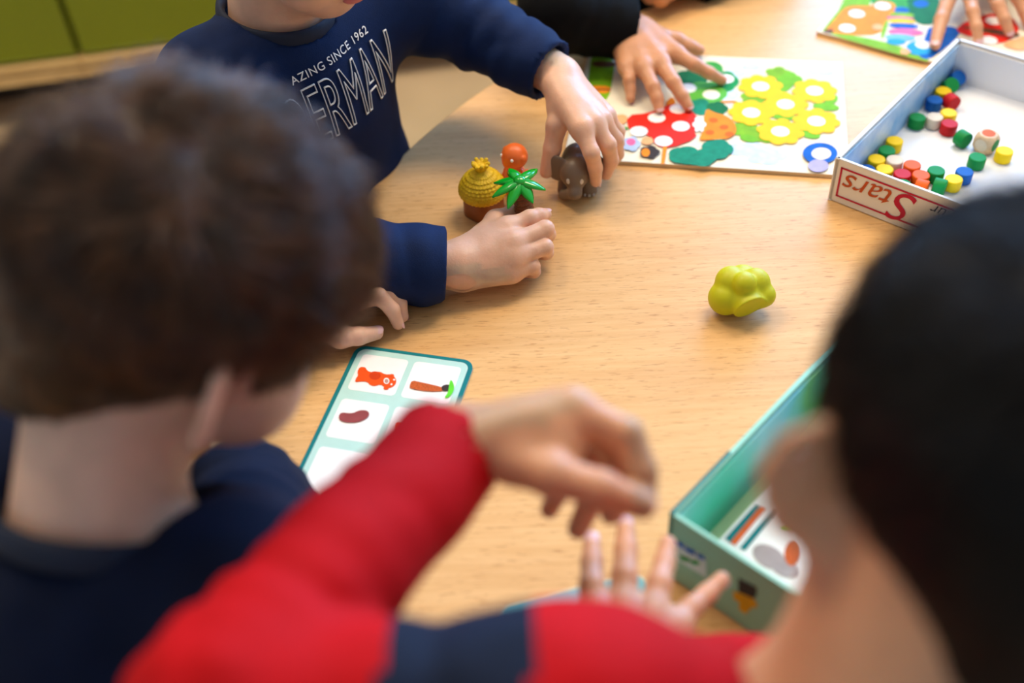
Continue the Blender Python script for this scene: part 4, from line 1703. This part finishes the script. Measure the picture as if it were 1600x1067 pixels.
# ---- boy with brown hair, seen from behind ---------------------------------
A_wrL = T(480, 492, .035)
A_handL = dict(w=T(490, 495, .035), f=[chain((545, 474, .040), (592, 463, .043), (613, 484, .027), (622, 506, .011)),
                                       chain((545, 458, .040), (606, 457, .036), (624, 474, .021), (629, 494, .010)),
                                       chain((542, 446, .036), (592, 449, .031), (604, 466, .018), (606, 482, .009)),
                                       chain((536, 438, .030), (572, 444, .025), (580, 458, .015), (582, 470, .008))],
               t=chain((500, 520, .026), (532, 527, .020), (560, 525, .016), (588, 520, .012)))
A_wrR = T(470, 850, .030)
A_handR = dict(w=T(474, 846, .03), f=[chain((520, 800, .04), (545, 800, .03), (545, 815, .015), (530, 820, .012)), chain((522, 815, .036), (545, 818, .028), (545, 830, .014), (532, 834, .010)),
                                      chain((520, 830, .03), (542, 834, .024), (540, 845, .012), (528, 848, .010)), chain((515, 845, .024), (533, 850, .02), (532, 858, .011), (522, 860, .009))],
               t=chain((490, 815, .035), (510, 795, .03), (530, 795, .02), (545, 800, .012)))
A_head = (D(291, 448, .588), 37, 36, -13, 1.0)
A_nb = D(150, 825, .61)
personA = person('person', 'boy with short brown hair and navy top, seen from behind', FAIR, A_head, A_nb, W(-.36, .17, -.20), 54,
                 (W(-.152, .330, .188), W(-.305, .425, .19)), (T(388, 778, .065), T(330, 520, .05)), (A_wrR, A_wrL), (A_handR, A_handL),
                 NAVYA, hairspec=dict(m=BROWNH, seed=3, top_t=.011, side_t=.0035, rough=.0038, strands=16000, length=.026), hvox=.0026,
                 handvox=(.002, .0013), seed=4, torso_r=.10, wrinkle=.003, collar_m=NAVYC, nails=[(1, 't', (0, -.2, 1)), (1, 0, None), (1, 1, None)])

# ---- boy in red, black hair --------------------------------------------------
R_wrL = D(712, 690, .600)
R_handL = dict(w=D(722, 690, .598), f=[dchain((893, 640, .592), (980, 678, .582), (1004, 735, .580), (1008, 778, .582)),
                                       dchain((890, 640, .615), (965, 700, .625), (975, 765, .632), (955, 802, .632)),
                                       dchain((868, 640, .635), (930, 712, .650), (925, 780, .655), (903, 826, .655)),
                                       dchain((842, 650, .650), (882, 715, .665), (876, 760, .668), (858, 796, .668))],
               t=dchain((780, 722, .585), (862, 742, .570), (940, 764, .566), (1003, 788, .572)), ps=1.2, fs=1.12, web=[(D(800, 690, .60), D(868, 690, .590), .019, .017)])
R_wrR = D(985, 1085, .63)
R_handR = dict(w=D(985, 1075, .635), f=[dchain((930, 960, .665), (925, 915, .675), (925, 878, .69), (925, 848, .70)),
                                        dchain((972, 952, .668), (976, 900, .68), (978, 858, .695), (978, 824, .705)),
                                        dchain((1018, 958, .668), (1030, 912, .68), (1038, 880, .695), (1043, 850, .705)),
                                        dchain((1055, 980, .665), (1080, 950, .675), (1105, 928, .685), (1128, 905, .692))],
               t=dchain((940, 1040, .635), (905, 1010, .645), (890, 980, .655), (884, 960, .665)))
R_head = (D(1603, 740, .425), 84, 28, 0, .97)
R_nb = D(1308, 1232, .462)
R_shL = D(905, 1135, .46)
R_elL = D(335, 1110, .46)


def red_regions(c):
    ax_ = nrm(R_elL - R_shL)
    s_ = (c - R_shL) @ ax_
    dperp = np.linalg.norm((c - R_shL) - s_[:, None] * ax_, axis=1)
    fa = nrm(R_wrL - R_elL)
    s2 = (c - R_elL) @ fa
    d2 = np.linalg.norm((c - R_elL) - s2[:, None] * fa, axis=1)
    near = (d2 < .06) & (s2 > 0) & (dperp > .06)
    return ((s_ > .022) & (s_ < .082) & (dperp < .09) & ~near).astype(int)


personR = person('person', 'boy with black hair in a red top with navy band', MID, R_head, R_nb, W(-.01, -.12, -.12), 62,
                 (W(.245, .175, .225), R_shL), (W(.20, .30, .09), R_elL), (R_wrR, R_wrL), (R_handR, R_handL),
                 [REDJ, NAVYD], sleeve_r=(.043, .038, .031), hairspec=dict(m=BLACKH, seed=9, top_t=.012, side_t=.0030, rough=.002, strands=9000, length=.016), hvox=.0026,
                 handvox=(.0018, .0015), seed=8, wrinkle=.0022, regions=red_regions, stand=True, hs=1.06, torso_r=.085, cuff_back=(.012, .004),
                 nails=[(0, 0, None), (0, 1, None), (0, 2, None), (0, 3, None), (1, 't', None)], collar_m=REDJ, head_f=HEAD_BIG_EARS, neck_r=1.2, nk_off=(-.030, -.012, -.050))

# ---- boy in lettered navy shirt ------------------------------------------------
C_wrR = T(716, 416, .030)
C_handR = dict(w=T(726, 412, .031), f=[chain((792, 358, .046), (828, 341, .050), (842, 337, .048), (852, 335, .044)),
                                       chain((802, 380, .044), (852, 358, .046), (856, 366, .026), (836, 370, .018)),
                                       chain((804, 402, .036), (851, 386, .036), (853, 394, .018), (835, 396, .012)),
                                       chain((798, 424, .024), (832, 416, .024), (834, 424, .011), (820, 426, .008))],
               t=chain((748, 365, .042), (775, 345, .040), (800, 335, .034), (820, 335, .030)), ps=1.12)
C_wrL = T(872, 118, .098)
C_handL = dict(w=T(878, 128, .096), f=[chain((908, 200, .086), (924, 238, .070), (930, 262, .046), (931, 283, .024)),
                                       chain((925, 192, .084), (950, 226, .066), (955, 250, .042), (947, 272, .022)),
                                       chain((938, 188, .078), (962, 218, .056), (964, 240, .034), (955, 258, .018)),
                                       chain((945, 182, .070), (966, 205, .048), (966, 224, .030), (958, 238, .017))],
               t=chain((878, 158, .088), (870, 196, .074), (863, 232, .052), (854, 268, .028)), ps=1.1)
C_head = (W(-.158, .955, .332), -40, 24, 0, 1.0)
personC = person('person', 'boy in navy long sleeved shirt with white outline lettering', FAIR2, C_head, W(-.205, .985, .196), W(-.195, 1.05, -.20), -42,
                 (W(-.268, .915, .155), W(-.105, 1.075, .165)), (T(430, 405, .055), T(735, 40, .12)), (C_wrR, C_wrL), (C_handR, C_handL),
                 NAVY, sleeve_r=(.050, .043, .034), hairspec=dict(m=BROWNH, seed=21, strands=0, vox=.004), hvox=.003, handvox=(.0011, .0012), seed=14,
                 wrinkle=.0036, shirt_vox=.004, cuff_back=(.012, .010), collar_m=NAVYC, nails=[(0, 0, (0, .3, 1)), (0, 3, None), (1, 0, None)], torso_r=.110, hs=1.1, cuff_flare=(.003, 0))

# ---- child with black sleeve at the far side --------------------------------------
E_handR = dict(w=T(988, 52, .042), f=[chain((1055, 84, .034), (1085, 101, .030), (1108, 114, .021), (1128, 125, .012)),
                                      chain((1032, 98, .036), (1052, 128, .030), (1066, 150, .020), (1075, 166, .012)),
                                      chain((1006, 106, .034), (1020, 135, .028), (1027, 154, .019), (1030, 169, .012)),
                                      chain((980, 104, .030), (983, 125, .026), (985, 140, .018), (985, 154, .012))],
               t=chain((1022, 48, .034), (1056, 64, .024), (1076, 73, .018), (1092, 79, .014)), ps=1.15, fs=1.08)
E_handL = dict(w=T(1060, -32, .03), f=[chain((1030, -10, .034), (1008, -12, .026), (1004, -18, .014), (1010, -24, .009)), chain((1026, -22, .034), (1004, -26, .026), (1000, -32, .014), (1006, -36, .009)),
                                       chain((1024, -34, .032), (1004, -38, .024), (1000, -44, .013), (1006, -48, .009)), chain((1024, -46, .028), (1008, -50, .02), (1004, -54, .012), (1010, -58, .009))],
               t=chain((1050, -15, .03), (1032, -2, .024), (1016, -4, .016), (1006, -10, .010)))
personE = person('person', 'child in a black sleeve reaching onto the flower board', TAN, (W(.24, 1.44, .36), -95, 30, 0, 1.0), W(.245, 1.51, .22), W(.22, 1.58, -.20), -95,
                 (W(.125, 1.50, .175), W(.365, 1.49, .175)), (T(872, 16, .078), T(1210, -120, .05)), (T(982, 44, .042), T(1072, -30, .03)), (E_handR, E_handL),
                 BLACKJ, sleeve_r=(.048, .046, .037), hairspec=dict(m=BLACKH, seed=31, strands=0, vox=.004), seed=24, handvox=(.0013, .002), cuff_back=(.004, .012),
                 nails=[(0, 0, None), (0, 1, None), (0, 2, None), (0, 3, None)])

# ---- child at the far right -----------------------------------------------------------
G_handL = dict(w=T(1545, -80, .045), f=[chain((1512, -18, .040), (1520, 18, .034), (1526, 42, .024), (1529, 64, .012)),
                                        chain((1545, -25, .040), (1560, 8, .034), (1570, 30, .024), (1577, 50, .012)),
                                        chain((1572, -30, .038), (1590, -2, .032), (1600, 18, .022), (1606, 38, .012)),
                                        chain((1595, -42, .034), (1616, -20, .028), (1628, -4, .020), (1636, 12, .012))],
               t=chain((1510, -55, .044), (1486, -12, .038), (1471, 30, .026), (1461, 70, .013)))
G_handR = dict(w=W(.80, 1.23, .03), f=[[W(.78 + .012 * k, 1.17, .034), W(.775 + .013 * k, 1.145, .034), W(.775 + .013 * k, 1.13, .02), W(.776 + .013 * k, 1.125, .009)] for k in (3, 2, 1, 0)],
               t=[W(.82, 1.20, .03), W(.83, 1.18, .024), W(.83, 1.16, .016), W(.826, 1.145, .010)])
personG = person('person', 'child whose hand rests on the orange butterfly board', MID, (W(.86, 1.37, .36), -120, 28, 0, 1.0), W(.88, 1.44, .22), W(.90, 1.52, -.20), -120,
                 (W(.775, 1.46, .175), W(.985, 1.36, .175)), (W(.80, 1.36, .06), W(.80, 1.34, .09)), (W(.80, 1.24, .03), T(1548, -92, .046)), (G_handR, G_handL),
                 GREYJ, hairspec=dict(m=BROWNH, seed=41, strands=0, vox=.004), seed=34, handvox=(.003, .0014), nails=[(1, 0, None), (1, 1, None), (1, 2, None), (1, 't', (0, .2, 1))])

# ---- lettering on the navy shirt --------------------------------------------------------
PRINTW = mat('print_white', rgb(236, 244, 255), .6, .03)
sh_o = personC[1]
me = sh_o.data
bvh = BVHTree.FromPolygons([v.co.copy() for v in me.vertices], [tuple(q.vertices) for q in me.polygons])


def hit(px_, py_):
    d = ray(px_, py_)
    h = bvh.ray_cast(Vector(CAMP), Vector(nrm(d)))
    return None if h[0] is None else (np.array(h[0]), np.array(h[1]))


def drape(o, n_, off):
    bmx = bmesh.new()
    bmx.from_mesh(o.data)
    for _ in range(3):                                      # fine enough to follow the folds
        es_ = [e for e in bmx.edges if e.calc_length() > .0035]
        if not es_:
            break
        bmesh.ops.subdivide_edges(bmx, edges=es_, cuts=1)
    bmx.to_mesh(o.data)
    bmx.free()
    for v in o.data.vertices:
        h = bvh.ray_cast(v.co + Vector(n_) * .12, -Vector(n_))
        if h[0] is not None:
            depth = getattr(v, 'co').dot(Vector(n_)) - plane_d
            v.co = h[0] + Vector(n_) * (off + depth)


ha, hb2 = hit(505, 175), hit(597, 100)
if ha and hb2:
    c0 = (ha[0] + hb2[0]) / 2
    n_ = nrm(ha[1] + hb2[1])
    xd = hb2[0] - ha[0]
    xd = nrm(xd - n_ * (xd @ n_))
    yd = np.cross(n_, xd)
    plane_d = float(c0 @ n_)
    L1 = float(np.linalg.norm(hb2[0] - ha[0]))
    t1 = text_mesh('DERMAN', .092, xd, yd, n_, c0 - yd * .004 - xd * .013, PRINTW, sh_o, outline=.0010, sx=.40)
    drape(t1, n_, .0012)
    t2 = text_mesh('AZING SINCE 1962', .0112, xd, yd, n_, c0 + yd * .043 - xd * .012, PRINTW, sh_o, ext=.0002, space=1.1)
    drape(t2, n_, .0014)

# ---- chairs --------------------------------------------------------------------------------
chair(-.27, 1.11, math.radians(-42), 'wooden chair under the boy in the lettered shirt')
chair(.22, 1.60, math.radians(-95), 'wooden chair under the child in the black sleeve')
chair(-.37, .16, math.radians(54), 'wooden chair under the boy with brown hair')
